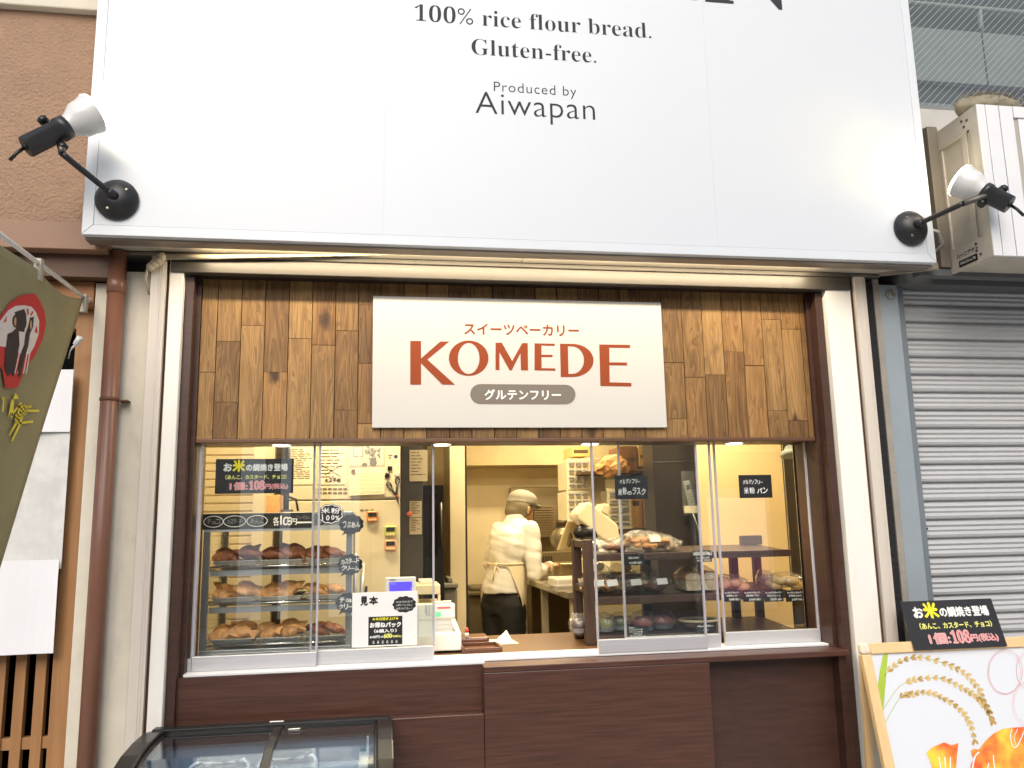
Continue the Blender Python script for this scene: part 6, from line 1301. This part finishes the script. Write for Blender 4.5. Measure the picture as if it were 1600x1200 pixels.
def ell(c_, a, b, ax=rt_, ay=fd, n=24, tilt=0):
    c_ = Vector(c_); ay2 = (ay+Vector((0, 0, tilt))).normalized() if tilt else ay
    return [c_+ax*(a*math.cos(2*math.pi*k/n))+ay2*(b*math.sin(2*math.pi*k/n)) for k in range(n)]
def limb(mb, pts, rs, n=14):
    mb.tube(pts, rs, n)
    for p, r_ in zip(pts, rs): mb.ball(p, r_*.98, n=12)
hip = B0+Vector((.0, 0, .76)); wst = Vector((.835, 2.30, 1.175)); chs = Vector((.865, 2.31, 1.33)); nkb = Vector((.895, 2.335, 1.462)); hd = Vector((.948, 2.375, 1.545))
shR, shL = Vector((.892, 2.31, 1.392))+rt_*.128, Vector((.882, 2.31, 1.388))-rt_*.128
elR = Vector((.985, 2.15, 1.115)); wrR = Vector((1.095, 2.235, 1.155)); haR = Vector((1.165, 2.30, 1.165))
elL = Vector((.735, 2.46, 1.17)); wrL = Vector((.93, 2.60, 1.15)); haL = Vector((1.01, 2.64, 1.150))
skin = mat('skin', (196, 146, 108), .5, var=.06, scale=20); glove = mat('clear_glove', (214, 200, 168), .35, var=.05)
person = None
mb = MB()
mb.loft([ell(hip+Vector((0, 0, -.02)), .125, .09), ell(hip+Vector((.01, 0, .10)), .13, .09), ell(wst, .12, .085), ell(chs, .135, .09), ell(chs.lerp(nkb, .6), .12, .075), ell(nkb, .05, .05)])
limb(mb, [nkb+Vector((0, 0, -.03)), nkb.lerp(hd, .5)], [.050, .046])
mb.ball(hd, .078, .088, .100, 22, Matrix(((rt_.x, fd.x, 0), (rt_.y, fd.y, 0), (0, 0, 1))).to_3x3())
hf = Vector((.85, .50, -.12)).normalized(); hr = hf.cross(Vector((0, 0, 1))).normalized()
mb.ball(hd+hf*.035+Vector((0, 0, -.045)), .052, .058, .052, 16)                                    # jaw
mb.loft([[hd+hf*(.078+a)+hr*(w_*math.cos(k/8*6.283))+Vector((0, 0, z+.5*w_*math.sin(k/8*6.283))) for k in range(8)] for z, a, w_ in ((.022, -.012, .008), (-.008, .006, .011), (-.026, .015, .014), (-.034, -.01, .010))])   # nose
for z_, a in ((-.052, .078), (-.064, .076)): mb.ball(hd+hf*a+Vector((0, 0, z_)), .016, .014, .0065, 10)                     # lips
for sg in (1, -1): mb.ball(hd-hf*.012+hr*sg*.080+Vector((0, 0, -.022)), .012, .024, .030, 12)                         # ears
for sg in (1, -1):
    lp = hip+rt_*sg*.072; kn = Vector((lp.x, lp.y, .62))+fd*.015; an = Vector((lp.x, lp.y, .26))-fd*.01
    limb(mb, [lp, kn, an], [.085, .055, .040]); mb.ball(an+fd*.06+Vector((0, 0, -.045)), .042, .11, .035, 14, Matrix(((rt_.x, fd.x, 0), (rt_.y, fd.y, 0), (0, 0, 1))).to_3x3())
for a, b, c_, h_ in ((shR, elR, wrR, haR), (shL, elL, wrL, haL)):
    limb(mb, [a, b, c_], [.050, .040, .027]); d = (h_-c_).normalized(); sd = d.cross(Vector((0, 0, 1))).normalized(); mb.ball(c_+d*.045, .034, .042, .018, 12, Matrix((sd, d, sd.cross(d))).transposed())
    for k, ln in enumerate((.062, .074, .078, .068)):
        k0 = c_+d*.070+sd*(k-1.5)*.0165; limb(mb, [k0, k0+d*ln*.5+Vector((0, 0, -.004)), k0+d*ln*.82+Vector((0, 0, -.022))], [.0092, .0086, .0074], 8)
    t0 = c_+d*.03-sd*.028*(1 if a is shL else -1); limb(mb, [t0, t0+d*.03-sd*.014*(1 if a is shL else -1), t0+d*.055+Vector((0, 0, -.012))], [.011, .010, .008], 8)
person = fused('person', mb, skin, None, .006, 3)
ORG[person.name] = B0.copy()
for v in person.data.vertices: v.co -= B0
person.location = B0
tag(person, 'baker in cream jacket, tied apron and grey cap working at the steel worktable', 'person')
# head details
for sg in (1, -1):
    mb = MB(); mb.ball(hd+hf*.078+hr*sg*.030+Vector((0, 0, .004)), .010, n=12); build('eye', mb, mat('eye_white', (220, 214, 206), .25, var=0), person)
mb = MB()
for sg in (1, -1):
    cc = hd+hf*.100+hr*sg*.032; mb.tube([cc+hr*.022*math.cos(t/16*6.283)+Vector((0, 0, .016*math.sin(t/16*6.283)+.002)) for t in range(17)], .0018, 6)
    mb.tube([cc+hr*sg*.022, hd+hf*.02+hr*sg*.083+Vector((0, 0, .006)), hd-hf*.02+hr*sg*.083+Vector((0, 0, -.006))], .0018, 6)
build('glasses', mb, dark_rub, person)
mb = MB(); mb.ball(hd-hf*.022+Vector((0, 0, -.012)), .092, .098, .078, 20); mb.ball(hd-hf*.055+Vector((0, 0, -.035)), .075, .078, .055, 16); fused('hair_net', mb, mat('net_grey', (110, 98, 74), .8, var=.15, scale=60), person, .008, 5, .003)
mb = MB(); RH = Matrix((hr, hf, hr.cross(hf))).transposed()
mb.ball(hd+hf*.008+Vector((0, 0, .052)), .094, .108, .062, 22, RH); mb.ball(hd+hf*.0+Vector((0, 0, .028)), .0965, .110, .030, 22, RH)
capm = mat('cap_grey_cloth', (140, 134, 120), .85, var=.10, scale=20); fused('cap', mb, capm, person, .008, 4, .003)
mb = MB(); brim = []
for e_ in (0, 1): brim.append([hd+hf*(.085+(.062 if e_ else 0)*math.cos(t))+hr*(.088*math.sin(t))*(1 if e_ == 0 else 1.02)+Vector((0, 0, .026-(.020 if e_ else 0)*math.cos(t)-.010*abs(math.sin(t)))) for t in [-1.45+2.9*i/14 for i in range(15)]])
vv = [[mb.bm.verts.new(p) for p in r] for r in brim]
for i in range(14): mb.bm.faces.new((vv[0][i], vv[0][i+1], vv[1][i+1], vv[1][i])).smooth = True
bo = build('cap_brim', mb, capm, person); sm = bo.modifiers.new('s', 'SOLIDIFY'); sm.thickness = .005; sm.offset = 0
# jacket
jack = mat('jacket_cream', (220, 216, 206), .75, var=.03, scale=8, bump=.15, bscale=90)
mb = MB(); hem = Vector((.80, 2.295, 1.005))
mb.loft([ell(hem+Vector((0, 0, -.012)), .150, .118), ell(hem+Vector((0, 0, .03)), .148, .116), ell(hem.lerp(wst, .55), .140, .112), ell(wst+Vector((0, 0, .0)), .126, .100), ell(wst+Vector((.008, 0, .05)), .137, .110), ell(chs+Vector((-.008, -.008, -.03)), .150, .118), ell(chs+Vector((0, 0, .04)), .150, .112), ell(chs.lerp(nkb, .66), .138, .094), ell(nkb+Vector((-.004, -.004, -.020)), .098, .076), ell(nkb+Vector((0, 0, .012)), .060, .060)], )
for a, b, c_ in ((shR, elR, wrR), (shL, elL, wrL)):
    e2 = b.lerp(c_, .42); limb(mb, [a+Vector((0, 0, .004)), a.lerp(b, .5), b, e2], [.060, .056, .050, .052])
fused('jacket', mb, jack, person, .0085, 4, .009, 3)
mb = MB(); mb.loft([ell(nkb+Vector((0, 0, .004)), .066, .062), ell(nkb+Vector((.004, .003, .034)), .060, .058), ell(nkb+Vector((.004, .003, .034)), .054, .052), ell(nkb+Vector((0, 0, .004)), .058, .054)], cap=False); build('collar', mb, jack, person)
# trousers
mb = MB(); mb.loft([ell(hip+Vector((0, 0, .10)), .134, .098), ell(hip, .136, .105), ell(hip+Vector((0, 0, -.08)), .128, .096)])
for sg in (1, -1):
    lp = hip+rt_*sg*.070+Vector((0, 0, -.02)); kn = Vector((lp.x, lp.y, .62))+fd*.015; an = Vector((lp.x, lp.y, .235))-fd*.01; limb(mb, [lp, kn, an], [.098, .078, .066])
fused('trousers', mb, mat('trousers_black', (26, 24, 22), .8, var=.15), person, .010, 5, .005, 9)
# apron: wraps the waist and hangs at the front and both sides
apr = mat('apron_cream', (220, 206, 172), .8, var=.05, scale=8, bump=.12, bscale=120)
def wrap(name, z_top, fn_low, a0, a1, lift, m, n=40, nz=14):
    mb = MB(); rows = []
    for j in range(nz+1):
        row = []
        for i in range(n+1):
            th = a0+(a1-a0)*i/n; zt = z_top(th) if callable(z_top) else z_top; zl = fn_low(th); z = zt+(zl-zt)*j/nz
            k = max(0, min(1, (z-1.0)/.17)); c_ = hem.lerp(wst, k) if z < 1.175 else wst; a = .150+(.126-.150)*k+lift; b_ = .118+(.100-.118)*k+lift
            if z < 1.0: a -= min(.02, (1.0-z)*.05); b_ += .004
            fold = .006*math.sin(th*9+z*3)*max(0, (1.15-z))*2.2
            row.append(Vector((c_.x, c_.y, z))+rt_*((a+fold)*math.cos(th))+fd*((b_+fold)*math.sin(th)))
        rows.append(row)
    vv = [[mb.bm.verts.new(p) for p in r] for r in rows]
    for j in range(nz):
        for i in range(n): mb.bm.faces.new((vv[j][i], vv[j][i+1], vv[j+1][i+1], vv[j+1][i])).smooth = True
    o = build(name, mb, m, person); s_ = o.modifiers.new('s', 'SOLIDIFY'); s_.thickness = .004; s_.offset = 1
    return o
wrap('apron', 1.176, lambda th: .70+.46*min(1, max(0, (.40-th)/1.35))**.6 + (.46 if th > 3.3 else 0)*min(1, max(0, (th-3.3)/.3)), -1.0, 3.65, .011, apr)
mb = MB(); mb.tube([Vector((wst.x, wst.y, 1.178))+rt_*(.140*math.cos(t/30*6.283))+fd*(.115*math.sin(t/30*6.283)) for t in range(31)], .008, 8)
kq = Vector((wst.x, wst.y, 1.178))+rt_*.0-fd*.120; mb.ball(kq, .014, n=10); mb.tube([kq, kq+Vector((.02, -.01, -.05)), kq+Vector((.03, -.01, -.13))], .006, 6); mb.tube([kq, kq+Vector((-.015, -.012, -.05)), kq+Vector((-.02, -.01, -.10))], .006, 6); build('apron_tie', mb, apr, person)
mb = MB(); d = (haR-wrR).normalized(); mb.tube([wrR-d*.012, wrR+d*.02], [.034, .031], 14); build('glove_cuff', mb, mat('cuff_white', (232, 224, 200), .5), person)
